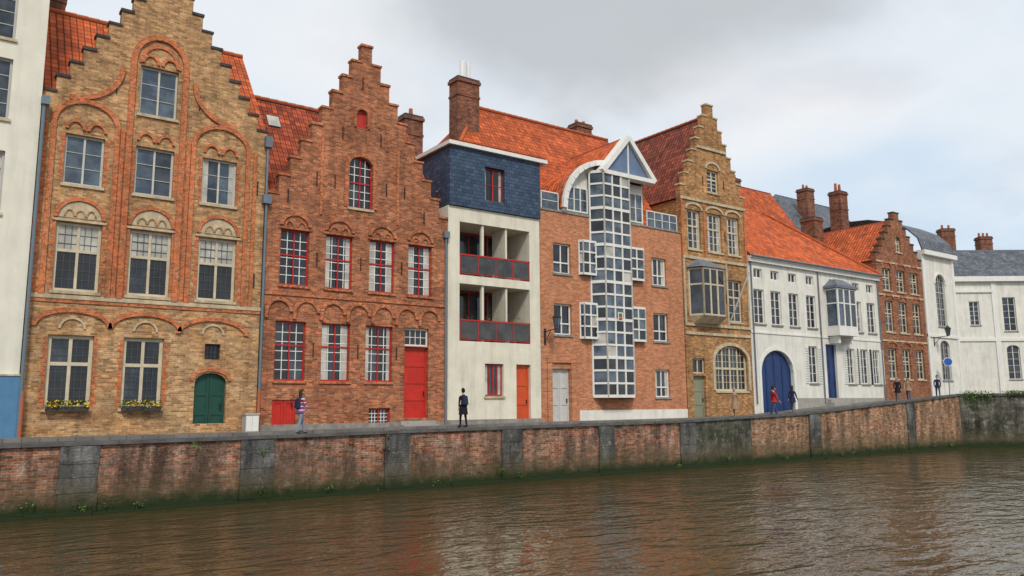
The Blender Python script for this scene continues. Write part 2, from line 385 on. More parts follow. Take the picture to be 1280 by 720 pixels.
def glazed(h,pts,z0,z1,rows,ncs,gl,fr=.045,bar=.04):
    dz=(z1-z0)/rows
    for si,((xa,ya),(xb,yb_)) in enumerate(zip(pts,pts[1:])):
        nc_=ncs[si]
        for c in range(nc_):
            f0,f1=c/nc_,(c+1)/nc_
            x0,y0=xa+(xb-xa)*f0,ya+(yb_-ya)*f0;x1,y1=xa+(xb-xa)*f1,ya+(yb_-ya)*f1
            for rr in range(rows):
                a=z0+rr*dz;b_=a+dz;j=random.uniform(-.01,.01);k2=random.uniform(-.012,.012)
                h.glass.face([(x0,y0+j,a),(x1,y1+j,a),(x1,y1+k2,b_),(x0,y0+k2,b_)],random.choice(gl))
        for c in range(nc_+1):
            f0=c/nc_;x=xa+(xb-xa)*f0;y=ya+(yb_-ya)*f0
            h.frames.cyl((x,y-.02,z0),(x,y-.02,z1),fr,'frame_white',6)
        nx,ny=(yb_-ya),-(xb-xa);L=math.hypot(nx,ny);nx/=L;ny/=L
        for rr in range(rows+1):
            z=z0+rr*dz;w=bar if rr%3 else bar*1.5
            h.frames.hexa([(xa,ya,z-w),(xb,yb_,z-w),(xb+nx*.05,yb_+ny*.05,z-w),(xa+nx*.05,ya+ny*.05,z-w)],[(xa,ya,z+w),(xb,yb_,z+w),(xb+nx*.05,yb_+ny*.05,z+w),(xa+nx*.05,ya+ny*.05,z+w)],'frame_white')
    for z in(z0-.065,z1+.065):
        h.wall.face([(x,y,z) for x,y in pts],'lead_grey')

# ------------------------------------------------------------------ H0 corner house
h=House('cream_corner_house',-4);E=.25
X0,X1=-9,2.38
for (a,b_) in((13.4,15.4),(10.6,12.7),(7.4,9.5),(3.9,6.3)):
    for cx in(.85,-1.4,-3.7): h.win(cx-.62,cx+.62,a,b_,fm='frame_grey',gl=('glass_mid','glass_curtain'),rows=4,sill='stone_trim')
h.wall.panel([(X0,2.12),(X1,2.12),(X1,18),(X0,18)],h.holes,0,.35,'stucco_house_corner')
h.wall.box(X0,X1,.0,.35,-.3,2.1,'stucco_house_corner')
h.wall.box(X0,X1+.03,-.06,.3,-.3,2.08,'paint_blue_base')
h.trim.box(X0,X1+.05,-.09,.33,2.085,2.14,'stone_trim')
body(h,X0,X1-.001,.36,11,-.3,17.9,'stucco_house_corner')
h.trim.box(X0,X1+.1,-.3,.5,17.8,18.2,'frame_white')
h.roof.slab([(X0,0,18.1),(X1,0,18.1),(X1,5.5,21),(X0,5.5,21)],'tile_orange')
h.roof.slab([(X1,11,18.1),(X0,11,18.1),(X0,5.5,21),(X1,5.5,21)],'tile_orange')
h.trim.cyl((2.46,-.08,0),(2.46,-.08,11.3),.055,'pipe_grey',10)
h.trim.box(2.36,2.62,-.2,.05,11.3,11.6,'pipe_grey')
h.trim.cyl((2.5,-.08,.02),(2.5,-.08,1.6),.065,'pipe_rust',10)
h.done(Matrix.Translation((0,-E,0)))

# ------------------------------------------------------------------ H1 yellow stepped gable
h=House('stepped_gable_yellow_brick_house',6.3)
T='brick_orange_trim'
out,cp=stepped(2.42,10.24,-.3,11.35,10,17.3,.95)
for (a,b_,c,d) in((3.2,4.45,8.75,10.55),(5.47,6.8,8.72,10.52),(7.82,9.12,8.72,10.5),(5.47,6.8,11.75,13.62)):
    h.win(a,b_,c,d,fm='frame_offwhite',cols=2,rows=3,gl=('glass_blue','glass_blue','glass_mid'),trans=(),fw=.075,bw=.02,cur=.4)
g2=lambda i,j:'glass_curtain' if j==1 else random.choice(['glass_dark','glass_dark','glass_mid'])
for (a,b_) in((3.12,4.55),(5.44,6.87),(7.82,9.24)):
    h.win(a,b_,5.0,7.4,fm='frame_cream',bm='lattice_dark',mull=(.5,),trans=(.6,),cols=6,rows=7,fw=.10,glf=g2,bw=.014)
for (a,b_) in((3.14,4.53),(5.46,6.8)):
    h.win(a,b_,1.02,3.5,fm='frame_cream',bm='lattice_dark',mull=(.5,),trans=(.62,),cols=6,rows=8,fw=.12,gl=('glass_dark','glass_dark','glass_mid'),bw=.014)
h.win(8.24,8.8,2.8,3.38,fm='iron_black',cols=3,rows=3,mull=(),sill=None)
h.paneldoor(7.93,9.08,.03,2.3,'door_green',rise=.35)
h.wall.panel(out,h.holes,0,.36,'brick_yellow')
h.caps(cp)
t=h.trim
t.ring(6.13,13.75,.82,.95,.2,-.09,0,T,leg=8.9)
t.ring(6.13,13.7,.6,.7,.14,-.05,0,T)
for cx,w_ in((3.82,.92),(8.5,.95)): t.ring(cx,10.95,w_,.75,.17,-.08,0,T,leg=6.1)
for sgn in(-1,1):
    t.ring(6.13+sgn*2.9,13.3,1.55,1.35,.17,-.085,-.001,T,a0=(PI*1.5 if sgn<0 else PI),a1=(PI*2 if sgn<0 else PI*1.5))
for cx in(3.83,6.15,8.53):
    t.ring(cx,7.55,.68,.62,.13,-.075,0,T);t.box(cx-.84,cx+.84,-.05,0,7.42,7.5,'stone_trim')
    h.wall.prism(hole(cx-.67,cx+.67,7.56,8.16,.6),-.022,-.001,'stone_trim')
    for k in(-.34,0,.34): t.ring(cx+k,7.62,.12,.2,.045,-.06,-.02,'brick_yellow',n=6)
for cx,z in((3.83,10.72),(6.13,10.72),(8.48,10.7),(6.13,13.72)):
    for k in(-.34,.34): t.ring(cx+k,z,.22,.27,.1,-.07,0,T,n=8)
for cx in(3.83,6.15): t.ring(cx,3.78,1.08,.5,.16,-.07,0,T)
t.ring(8.5,3.72,1.15,.5,.16,-.07,0,T);t.ring(8.5,2.0,.62,.36,.14,-.05,0,T)
for cx in(3.83,6.15,8.5): t.ring(cx,3.72,.35,.33,.07,-.05,0,'stone_trim',n=8)
t.box(2.42,10.24,-.07,0,4.72,4.86,'stone_trim');t.box(2.42,10.24,-.04,0,4.60,4.718,T)
for x in(2.5,4.93,7.22,9.75): t.box(x,x+.14,-.06,0,4.87,11.0,T)
for (a,b_,c,d) in((3.2,4.45,8.75,10.55),(5.47,6.8,8.72,10.52),(7.82,9.12,8.72,10.5),(3.12,4.55,5,7.4),(5.44,6.87,5,7.4),(7.82,9.24,5,7.4),(3.14,4.53,1.02,3.5),(5.46,6.8,1.02,3.5)):
    k=0;z=c
    while z<d-.2:
        w_=.17 if k%2 else .1
        t.box(a-w_,a-.004,-.012,-.001,z,z+.2,T);t.box(b_+.004,b_+w_,-.012,-.001,z,z+.2,T);z+=.22;k+=1
t.box(2.42,10.24,-.05,0,-.2,.45,'brick_yellow')
anchors(t,[(4.95,9.6),(7.3,9.6),(4.95,5.9),(7.3,5.9),(9.95,5.9),(9.95,9.6),(2.75,9.6),(7.6,12.6),(4.7,12.6)])
body(h,2.44,10.22,.37,8,-.3,11.9,'brick_yellow')
saddle(h,2.44,10.35,.3,4.1,11.95,16.7,'tile_orange','brick_yellow')
chimney(t,2.6,3.3,4.3,5,15.5,17.8)
t.cyl((10.3,-.09,1.7),(10.3,-.09,9.0),.055,'pipe_grey',10);t.cyl((10.3,-.09,.02),(10.3,-.09,1.7),.065,'pipe_rust',10)
t.box(10.14,10.46,-.22,-.005,9.0,9.35,'pipe_grey')
t.box(10.15,10.42,-.24,-.005,11.3,11.75,'lead_grey');t.cyl((10.28,-.1,9.3),(10.28,-.1,11.3),.05,'pipe_grey',8)
h.done()
for fx in(3.83,6.13):
    e=empty('flower_box',(fx,-.2,1.0));m=MB()
    m.hexa([(fx-.62,-.26,.93),(fx+.62,-.26,.93),(fx+.62,-.08,.93),(fx-.62,-.08,.93)],[(fx-.65,-.29,1.1),(fx+.65,-.29,1.1),(fx+.65,-.08,1.1),(fx-.65,-.08,1.1)],'stone_cap_dark')
    m.build('trough',e)
    m=MB();m.leaves([(fx+random.uniform(-.65,.65),random.uniform(-.34,-.06),1.06+random.random()**1.5*.24) for k in range(300)],.04,['flower_yellow','foliage','foliage_light'])
    m.build('flowers',e)

# ------------------------------------------------------------------ H2 red-brown stepped gable
h=House('stepped_gable_red_brick_house',14.5)
out,cp=stepped(10.38,18.72,-.3,8.7,10,16.75,.5)
h.paneldoor(14.14,14.62,12.98,13.8,'door_red',leafs=1,rows=1,rise=.22,y=.1)
gg=('glass_dark','glass_dark','glass_mid')
kw=dict(fm='frame_red',bm='frame_white',mull=(.5,),cols=4,fw=.06,gl=gg,bw=.03,cur=.5)
h.win(13.83,14.95,9.4,11.65,trans=(.5,),rows=6,rise=.45,**kw)
for cx in(11.56,13.47,15.45,17.33): h.win(cx-.6,cx+.6,5.85,8.1,trans=(.55,),rows=6,sill='brick_red_arch',**kw)
for cx in(11.5,13.42,15.38): h.win(cx-.63,cx+.63,2.05,4.4,trans=(.6,),rows=6,sill='brick_red_arch',**kw)
h.win(16.6,17.8,3.62,4.4,fm='frame_white',bm='frame_white',cols=4,rows=2,mull=(),sill=None,gl=gg)
h.paneldoor(16.6,17.8,.52,3.58,'door_red',leafs=1,rows=4)
h.paneldoor(10.85,11.8,.06,1.3,'door_red',leafs=2,rows=1,y=.05)
h.win(14.95,15.95,.2,.95,fm='frame_red',bm='frame_white',cols=6,rows=4,mull=(.5,),sill=None,gl=gg)
h.wall.panel(out,h.holes,0,.36,'brick_red_brown')
h.caps(cp,'brick_red_arch')
t=h.trim;T='brick_red_arch'
t.ring(14.39,11.22,.56,.47,.2,-.05,0,T,leg=1.8);t.ring(14.38,13.58,.26,.24,.12,-.05,0,T,leg=.6)
for cx in(11.56,13.47,15.45,17.33):
    t.ring(cx,8.28,.52,.42,.15,-.07,0,T)
    for k in(-.25,.25): t.ring(cx+k,8.22,.15,.2,.06,-.05,0,T,n=6)
    t.box(cx-.7,cx+.7,-.05,0,8.12,8.2,T)
for k in range(7):
    cx=10.98+k*1.14
    t.ring(cx,4.78,.42,.42,.15,-.08,0,T);t.box(cx-.57,cx-.44,-.10,0,4.5,4.8,T)
t.box(10.38,18.72,-.05,0,5.42,5.52,T)
t.box(10.38,18.72,-.045,0,-.2,.35,'stone_grey')
for x in(12.55,16.1): t.box(x,x+.11,-.05,0,8.9,12.3,T)
anchors(t,[(12.5,7.0),(14.45,7.0),(16.4,7.0),(12.45,3.3),(14.4,3.3),(16.2,3.3),(13.2,10.4),(15.6,10.4),(12.4,10.4),(16.5,10.4),(11.2,9.5),(17.5,9.4),(14.38,15),(13.5,12.6),(15.3,12.6)])
for k in range(3): h.door.box(16.35,18.05,-.25*(3-k),-.051,-.1 if k==0 else .08+.16*(k-1),.08+.16*k,'stone_step')
body(h,10.4,18.7,.37,8,-.3,9.2,'brick_red_brown')
saddle(h,10.4,18.74,.3,4.1,9.2,14.95,'tile_red_brown','brick_red_brown')
sx=11.3
P=[Vector((sx+dx,.3+3.8*k,9.2+5.75*k))+Vector((0,-.07,.05)) for dx,k in((0,.72),(.55,.72),(.55,.82),(0,.82))]
h.trim.face(P,'glass_curtain')
Q=[p+Vector((0,.15,-.1)) for p in P]
for i in range(4): h.trim.face([P[i],Q[i],Q[(i+1)%4],P[(i+1)%4]],'lead_grey')
t.cyl((18.62,-.09,.1),(18.62,-.09,8.6),.05,'pipe_grey',8);t.box(18.48,18.76,-.2,-.004,8.6,8.9,'pipe_grey')
h.done()

# ------------------------------------------------------------------ H3
h=House('slate_and_cream_house',21.4)
A,B=18.78,24.08
h.win(20.75,21.9,10.7,12.35,y=.1,sill='lead_grey',fm='frame_red',bm='frame_red',mull=(.5,),cols=2,rows=2,gl=('glass_mid','glass_dark'),cur=1.)
h.wall.panel([(A,10.22),(B,10.22),(B,13.05),(A,13.05)],h.holes,-.12,.2,'slate_cladding')
h.wall.box(A,A+.2,.2,3.2,10.22,13.05,'slate_cladding');h.wall.box(B-.2,B,.2,3.2,10.22,13.05,'slate_cladding')
h.holes=[]
h.win(20.8,21.85,1.45,2.95,fm='frame_red',mull=(.5,),cols=4,rows=1,gl=('glass_mid',),sill='stone_trim',cur=1.)
h.paneldoor(22.6,23.45,.14,2.95,'door_vermilion',leafs=1,rows=3)
h.holes+= [hole(19.4,23.45,7.0,9.5),hole(19.4,23.45,3.95,6.6)]
h.wall.panel([(A,-.3),(B,-.3),(B,10.2),(A,10.2)],h.holes,0,.3,'stucco_cream')
h.wall.box(A,B,-.03,0,-.2,.4,'stone_grey')
for z0,z1 in((7.0,9.5),(3.95,6.6)):
    w=h.wall
    w.box(19.3,23.55,.3,2.05,z0-.2,z0-.002,'stone_grey');w.box(19.3,23.55,.3,2.05,z1+.002,z1+.2,'stucco_cream')
    w.box(19.2,19.398,.3,2.05,z0,z1,'stucco_cream');w.box(23.452,23.6,.3,2.05,z0,z1,'stucco_cream')
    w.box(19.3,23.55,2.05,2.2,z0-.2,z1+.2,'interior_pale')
    w.box(20.68,20.8,.08,.24,z0,z1,'stucco_cream');w.box(22.05,22.15,.08,1.2,z0,z1,'stucco_cream')
    h.win(19.45,22.0,z0+.02,z1-.05,y=1.9,fm='frame_red',mull=(.34,.66),cols=1,rows=1,gl=('glass_dark','glass_dark','glass_mid'),cut=False,sill=None)
    h.win(22.2,23.42,z0+.02,z1-.05,y=1.9,fm='frame_red',mull=(.5,),cols=1,rows=1,gl=('glass_dark',),cut=False,sill=None)
    f=h.frames
    f.box(19.4,23.45,-.02,.04,z0+.93,z0+1.0,'frame_red');f.box(19.4,23.45,-.01,.03,z0+.06,z0+.10,'frame_red')
    for k in range(5): f.box(19.41+k*1.0,19.45+k*1.0,-.005,.025,z0,z0+.93,'frame_red')
    for k in range(4):
        x=19.46+k;h.glass.face([(x,.01,z0+.12),(x+.94,.01,z0+.12),(x+.94,.01,z0+.92),(x,.01,z0+.92)],'glass_rail')
PX=[21.1,21.6,22.6,23.0,19.9]
h.trim.leaves([(random.choice(PX)+random.gauss(0,.16),.32+random.gauss(0,.1),4.2+abs(random.gauss(.35,.35))) for k in range(700)],.06,['foliage','foliage_light'])
for cx in PX: h.trim.cyl((cx,.32,3.95),(cx,.32,4.25),.12,'terracotta',8,.15)
body(h,A+.01,B-.01,2.21,11,-.3,10.9,'stucco_cream');body(h,A+.01,19.19,.31,2.2,-.3,10.2,'stucco_cream');body(h,23.61,B-.01,.31,2.2,-.3,10.2,'stucco_cream')
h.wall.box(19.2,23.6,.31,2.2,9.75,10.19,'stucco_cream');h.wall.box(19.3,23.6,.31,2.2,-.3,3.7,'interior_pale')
h.trim.box(A-.14,B+.35,-.3,3.4,13.06,13.24,'frame_white')
r=h.roof;rx0=18.8
r.hexa([(A-.1,-.24,13.242),(B+.3,-.24,13.242),(B+.3,3.35,13.242),(A-.1,3.35,13.242)],[(A-.1,-.2,13.3),(B+.3,-.2,13.3),(B+.3,3.35,14.2),(A+1.6,3.35,14.2)],'terracotta')
r.slab([(A-.08,-.22,13.34),(B+.3,-.22,13.34),(B+.3,3.4,14.25),(A+1.6,3.4,14.25)],'tile_orange',.05,'terracotta')
r.slab([(rx0,1,10.9),(24.3,1,10.9),(24.3,6,18),(24.25,6,18)],'tile_orange')
r.slab([(rx0,11,10.9),(rx0,1,10.9),(24.25,6,18)],'tile_orange')
r.slab([(24.3,11,10.9),(rx0,11,10.9),(24.25,6,18),(24.3,6,18)],'tile_orange')
hipridge(r,(rx0,1,10.95),(24.25,6,18.05))
chimney(h.trim,22.1,23.5,4.5,5.4,14.5,18.9,pots=0)
for x in(22.65,23.05): h.trim.cyl((x,4.95,18.9),(x,4.95,20.0),.14,'paint_white_metal',12)
chimney(h.trim,19.7,20.8,6.0,6.8,12,16.7,pots=1)
h.done()
# ------------------------------------------------------------------ H4
h=House('orange_brick_house_with_glass_bay',29.2)
A,B=24.1,34.4
kw=dict(fm='frame_white',mull=(.5,),trans=(.35,),cols=2,rows=1,gl=('glass_mid','glass_dark','glass_dark'),sill='stone_grey',cur=.5)
for z0,z1 in((7.6,9.15),(4.5,6.05)): h.win(24.95,26.1,z0,z1,**kw)
for z0,z1 in((7.55,9.1),(4.45,6.0),(1.4,2.9)): h.win(31.95,33.1,z0,z1,**kw)
h.paneldoor(24.75,25.95,.18,2.8,'door_pale',leafs=2,rows=3)
for a,b_,c,d,y in((24.45,24.74,.1,3.1,-.08),(25.96,26.25,.1,3.1,-.08),(24.45,26.25,3.1,3.35,-.1)): h.trim.box(a,b_,y,0,c,d,'brick_modern_orange')
h.wall.panel([(A,-.3),(B,-.3),(B,10.75),(A,10.75)],h.holes,0,.3,'brick_modern_orange')
h.trim.box(A,B+.03,-.05,.35,10.75,10.84,'stone_grey')
h.wall.box(26.5,B,-.04,0,-.2,.75,'stucco_white')
body(h,A+.01,B-.01,.31,11,-.3,10.6,'brick_modern_orange')
yb=-.62;BG=['glass_bay','glass_bay','glass_bay','glass_dark','glass_mid','glass_mid','glass_blue','glass_curtain']
glazed(h,[(27.45,0),(27.9,yb),(29.75,yb),(30.25,0)],1.45,13.2,18,(1,3,1),BG,.055,.05)
for z0,z1 in((7.7,9.4),(4.4,6.15)):
    glazed(h,[(26.65,0),(26.75,-.22),(27.62,-.22)],z0,z1,3,(1,2),BG,.045,.04)
    glazed(h,[(30.05,-.22),(31.1,-.22),(31.2,0)],z0,z1,3,(2,1),BG,.045,.04)
h.trim.box(28.6,28.95,yb-.12,yb-.1,5.3,5.75,'frame_white');h.trim.box(28.66,28.89,yb-.13,yb-.121,5.5,5.7,'foliage_light');h.trim.box(28.66,28.89,yb-.13,yb-.121,5.35,5.48,'door_red')
arc=[(25.5+3.1*(1-math.cos(t)), 11.0+2.9*math.sin(t)) for t in [PI/2*k/10 for k in range(11)]]
front=[(25.5,10.85),(31.55,10.85),(31.55,13.1),(30.1,13.1)]+arc[::-1]
h.wall.prism(front,.15,.35,'stucco_white')
F=h.frames
def off(p,n2,o): return (p[0]+n2.x*o,p[1]+n2.z*o)
for k in range(10):
    a,b_=arc[k],arc[k+1]
    h.roof.slab([(a[0],-.1,a[1]),(a[0],5.0,a[1]),(b_[0],5.0,b_[1]),(b_[0],-.1,b_[1])],'tile_orange_bright',.1)
    n2=Vector((-(b_[1]-a[1]),0,b_[0]-a[0])).normalized()
    a1_,b1_,a2_,b2_=off(a,n2,.06),off(b_,n2,.06),off(a,n2,-.22),off(b_,n2,-.22)
    F.hexa([(a2_[0],-.3,a2_[1]),(b2_[0],-.3,b2_[1]),(b2_[0],-.12,b2_[1]),(a2_[0],-.12,a2_[1])],[(a1_[0],-.3,a1_[1]),(b1_[0],-.3,b1_[1]),(b1_[0],-.12,b1_[1]),(a1_[0],-.12,a1_[1])],'frame_white')
h.win(25.95,27.4,10.95,12.3,y=.06,fm='frame_white',mull=(.33,.66),cols=3,rows=2,gl=('glass_bay','glass_blue'),cut=False,sill=None)
h.win(30.35,31.45,10.95,12.6,y=.06,fm='frame_white',mull=(.5,),cols=2,rows=2,gl=('glass_bay','glass_blue'),cut=False,sill=None)
h.wall.prism([(28.2,13.3),(31.35,13.3),(29.8,15.1)],-.55,-.1,'slate_panel_blue')
def beam(p,q_,y0,y1,w,m):
    d=Vector((q_[0]-p[0],0,q_[1]-p[1])).normalized();n2=Vector((-d.z,0,d.x))*w/2
    h.frames.prism([(p[0]+n2.x,p[1]+n2.z),(p[0]-n2.x,p[1]-n2.z),(q_[0]-n2.x,q_[1]-n2.z),(q_[0]+n2.x,q_[1]+n2.z)],y0,y1,m)
beam((27.85,13.2),(29.8,15.4),-.75,-.2,.26,'frame_white');beam((29.8,15.4),(31.75,13.2),-.74,-.21,.26,'frame_white');beam((27.9,13.2),(31.7,13.2),-.73,-.22,.22,'frame_white')
beam((29.8,13.3),(29.8,15.2),-.6,-.5,.08,'frame_white')
h.roof.slab([(27.9,-.6,13.3),(27.9,5,13.3),(29.8,5,15.5),(29.8,-.6,15.5)],'tile_orange_bright',.1)
h.roof.slab([(31.8,5,13.3),(31.8,-.6,13.3),(29.8,-.6,15.5),(29.8,5,15.5)],'tile_orange_bright',.1)
r=h.roof
r.slab([(24.3,1,10.9),(34.45,1,10.9),(34.45,6,18),(24.3,6,18)],'tile_orange')
r.slab([(34.45,11,10.9),(24.3,11,10.9),(24.3,6,18),(34.45,6,18)],'tile_orange')
hipridge(r,(24.3,6,18),(34.45,6,18))
h.wall.face([(34.44,1,10.8),(34.44,11,10.8),(34.44,6,17.9)],'brick_modern_orange')
chimney(h.trim,32.2,33.4,6.3,7.2,16,18.9,pots=2,ph=.3)
for a,b_ in((24.3,25.4),(31.8,34.2)):
    n_=int((b_-a)/.55)
    for k in range(n_+1): x=a+(b_-a)*k/n_;F.box(x-.025,x+.025,.08,.12,10.84,11.75,'frame_white')
    F.box(a,b_,.07,.13,11.72,11.78,'frame_white');F.box(a,b_,.08,.12,11.3,11.33,'frame_white')
    h.glass.face([(a,.1,10.87),(b_,.1,10.87),(b_,.1,11.7),(a,.1,11.7)],'glass_blue')
h.done()
def wall_lantern(x,y,z,yw):
    e=empty('wall_lantern',(x,y,z));m=MB()
    m.cyl((x,yw,z-.35),(x,y,z-.28),.022,'iron_black',6);m.cyl((x,yw,z-.9),(x,(y+yw)/2,z-.32),.018,'iron_black',6)
    m.box(x-.06,x+.06,yw-.03,yw-.003,z-1.,z-.2,'iron_black')
    n=6;R=lambda r,zz:[(x+r*math.cos(2*PI*k/n),y+r*math.sin(2*PI*k/n),zz) for k in range(n)]
    b0,b1,b2,b3=R(.10,z-.28),R(.2,z+.25),R(.25,z+.27),R(.05,z+.48)
    for k in range(n):
        j=(k+1)%n
        m.face([b0[k],b0[j],b1[j],b1[k]],'glass_blue');m.face([b2[k],b2[j],b3[j],b3[k]],'iron_black');m.face([b1[k],b1[j],b2[j],b2[k]],'iron_black')
        m.cyl(b0[k],b1[k],.014,'iron_black',4)
    m.face(b0[::-1],'iron_black');m.cyl((x,y,z+.46),(x,y,z+.62),.03,'iron_black',6,.01)
    m.build('lantern',e)
wall_lantern(24.35,-.95,4.95,0)

# ------------------------------------------------------------------ H5 ochre gable
h=House('ochre_stepped_gable_house',37.4)
A,B=34.48,40.3
out,cp=stepped(A,B,-.3,12.9,8,19.1,.6)
kw=dict(fm='frame_cream',bm='frame_white',mull=(.5,),trans=(.6,),cols=2,rows=5,gl=('glass_dark','glass_mid','glass_dark'),fw=.10,sill='stone_trim',cur=.4)
h.win(36.9,37.95,13.6,15,**kw)
for a,b_ in((35,36.15),(36.75,38.05),(38.55,39.7)): h.win(a,b_,9.95,12.3,**kw)
h.win(38.4,39.65,5.85,8.4,**kw)
h.win(36.9,39.85,1.75,4.4,rise=.9,fm='frame_cream',bm='frame_cream',mull=(.25,.5,.75),trans=(.5,),cols=8,rows=6,gl=('glass_dark','glass_mid'),fw=.12,sill='stone_trim')
h.paneldoor(35,36.05,.2,2.6,'door_olive',leafs=1)
h.win(35,36.05,2.75,3.6,fm='frame_cream',mull=(.5,),rows=1,sill=None,gl=gg)
h.wall.panel(out,h.holes,0,.36,'brick_ochre')
h.caps(cp,'stone_trim')
t=h.trim
for z in(4.95,5.45,9.35,12.85,16.2):
    hw_=(B-A)/2 if z<13 else 1.3
    t.box(37.39-hw_,37.39+hw_,-.08,0,z,z+.16,'stone_trim')
for x in(A,36.35,38.2,B-.14): t.box(x,x+.14,-.06,0,5.62,9.34,'stone_trim')
for x in(A,B-.16,36.4): t.box(x,x+.15,-.05,0,9.52,12.84,'brick_orange_trim')
for cx,w_ in((35.58,.62),(37.4,.7),(39.12,.62)): t.ring(cx,12.33,w_,.3,.13,-.06,0,'stone_trim')
t.ring(37.43,15.05,.56,.35,.14,-.06,0,'stone_trim');t.ring(38.37,3.5,1.5,.92,.2,-.07,0,'stone_trim',leg=1.7)
yb=-.75
t.hexa([(35.35,-.4,5.6),(37.05,-.4,5.6),(37.3,0,5.55),(35.1,0,5.55)],[(35.2,yb-.05,6.0),(37.2,yb-.05,6.0),(37.5,0,6.0),(34.9,0,6.0)],'stone_trim')
for (xa,ya),(xb,yb_),n_ in(((34.95,0),(35.3,yb),1),((35.3,yb),(37.1,yb),3),((37.1,yb),(37.45,0),1)):
    for c in range(n_):
        x0,y0=xa+(xb-xa)*c/n_,ya+(yb_-ya)*c/n_;x1,y1=xa+(xb-xa)*(c+1)/n_,ya+(yb_-ya)*(c+1)/n_
        for z0,z1 in((6.0,7.8),(7.8,8.75)):
            h.glass.face([(x0,y0,z0),(x1,y1,z0),(x1,y1,z1),(x0,y0,z1)],random.choice(['glass_mid','glass_dark','glass_dark']))
    for c in range(n_+1):
        x0,y0=xa+(xb-xa)*c/n_,ya+(yb_-ya)*c/n_;h.frames.cyl((x0,y0,6),(x0,y0,8.78),.07,'frame_cream',6)
    for z in(6.05,7.8,8.72): h.frames.cyl((xa,ya,z),(xb,yb_,z),.06,'frame_cream',6)
t.hexa([(35.1,yb-.12,8.8),(37.3,yb-.12,8.8),(37.65,0,8.8),(34.75,0,8.8)],[(35.7,-.1,9.33),(36.7,-.1,9.33),(36.9,0,9.33),(35.5,0,9.33)],'lead_grey')
anchors(t,[(36.45,11),(38.3,11),(38.2,7.2),(36.5,14.2),(38.4,14.2)])
t.cyl((38.3,-.05,5.7),(38.0,-1.9,8.6),.04,'paint_white_metal',8)
body(h,A+.02,B-.02,.37,9.6,-.3,12.95,'brick_ochre')
xr=37.39
h.roof.slab([(A-.1,9.6,12.9),(A-.1,.3,12.9),(xr,.3,18.5),(xr,9.6,18.5)],'tile_dark_red')
h.roof.slab([(B+.1,.3,12.9),(B+.1,9.6,12.9),(xr,9.6,18.5),(xr,.3,18.5)],'tile_dark_red')
hipridge(h.roof,(xr,.3,18.5),(xr,9.6,18.5));h.wall.face([(A,9.59,12.9),(B,9.59,12.9),(xr,9.59,18.4)],'brick_ochre')
h.done()

# ------------------------------------------------------------------ H6 long white house
h=House('white_rendered_house',47.7,.5)
A,B=40.34,55.05
kw=dict(fm='frame_white',mull=(.5,),trans=(),cols=2,rows=4,gl=('glass_mid','glass_dark','glass_dark'),sill='stone_grey',y=.1,cur=.4)
for cx in(41.3,43.0,44.85,46.75,52.2,53.95): h.win(cx-.52,cx+.52,5.9,8.05,**kw)
for cx in(41.3,43.0,44.85,46.75,49.4,52.2,53.95): h.win(cx-.42,cx+.42,8.75,9.35,**{**kw,'rows':1,'sill':None})
for cx in(46.6,51.0,52.65,54.2): h.win(cx-.48,cx+.48,2.3,4.7,**kw)
h.win(48.75,50.15,6.0,8.4,**kw)
h.paneldoor(41.15,44.4,.38,4.3,'door_blue',rise=1.35,leafs=4,rows=1,y=.2)
h.paneldoor(48.1,49.3,1.25,4.9,'door_blue',leafs=2,rows=4)
h.wall.panel([(A,-.3),(B,-.3),(B,9.95),(A,9.95)],h.holes,0,.36,'stucco_white')
t=h.trim
t.ring(42.775,2.95,1.63,1.36,.22,-.04,0,'frame_white',leg=2.5)
t.box(A,B,-.32,.3,9.95,10.1,'frame_white');t.box(A,B,-.2,.2,9.72,9.948,'frame_white');t.cyl((A,-.36,10.06),(B,-.36,10.06),.07,'lead_grey',8)
for x in(40.55,47.6,54.9): t.cyl((x,-.08,1.),(x,-.08,9.8),.045,'lead_grey',8)
t.box(A,B,-.05,0,5.3,5.42,'frame_white')
t.box(44.7,B,-.05,0,0,1.35,'stone_step')
for k in range(4): h.door.box(47.9-.1*k,49.5+.1*k,-.3-.28*k,-.051,.3,1.25-.2*k,'stone_step')
for cx in(46.6,51.0,52.65,54.2):
    for sx in(-1,1):
        x0=cx+.5 if sx>0 else cx-.92
        h.frames.box(x0+.01,x0+.40,-.05,-.003,2.28,4.72,'frame_white')
        for k in range(14): h.frames.box(x0+.06,x0+.35,-.07,-.051,2.4+k*.16,2.46+k*.16,'frame_grey')
t.box(48.35,50.55,-.95,-.001,5.45,6.0,'frame_white');t.box(48.2,50.7,-1.05,-.002,8.62,8.8,'lead_grey')
t.hexa([(48.3,-1,8.801),(50.6,-1,8.801),(50.6,0,8.801),(48.3,0,8.801)],[(49,-.4,9.3),(50,-.4,9.3),(50,0,9.3),(49,0,9.3)],'lead_grey')
for x0,x1,y0,y1 in((48.4,49.1,-.9,-.9),(49.1,49.8,-.9,-.9),(49.8,50.5,-.9,-.9),(48.4,48.4,-.9,-.02),(50.5,50.5,-.9,-.02)):
    h.glass.face([(x0,y0,6),(x1,y1,6),(x1,y1,8.6),(x0,y0,8.6)],random.choice(['glass_mid','glass_curtain','glass_blue']))
for x,y in((48.4,-.9),(49.1,-.9),(49.8,-.9),(50.5,-.9),(48.4,-.05),(50.5,-.05)): h.frames.box(x-.06,x+.06,y-.05,y+.04,6,8.62,'frame_white')
for z in(6.05,7.6,8.55): h.frames.box(48.36,50.54,-.94,-.88,z-.04,z+.04,'frame_white');h.frames.box(48.35,48.42,-.88,-.02,z-.04,z+.04,'frame_white')
t.box(48.6,48.8,-.7,-.001,4.95,5.45,'frame_white');t.box(50.1,50.3,-.7,-.001,4.95,5.45,'frame_white')
body(h,A+.01,B-.01,.37,9,-.3,9.94,'stucco_white')
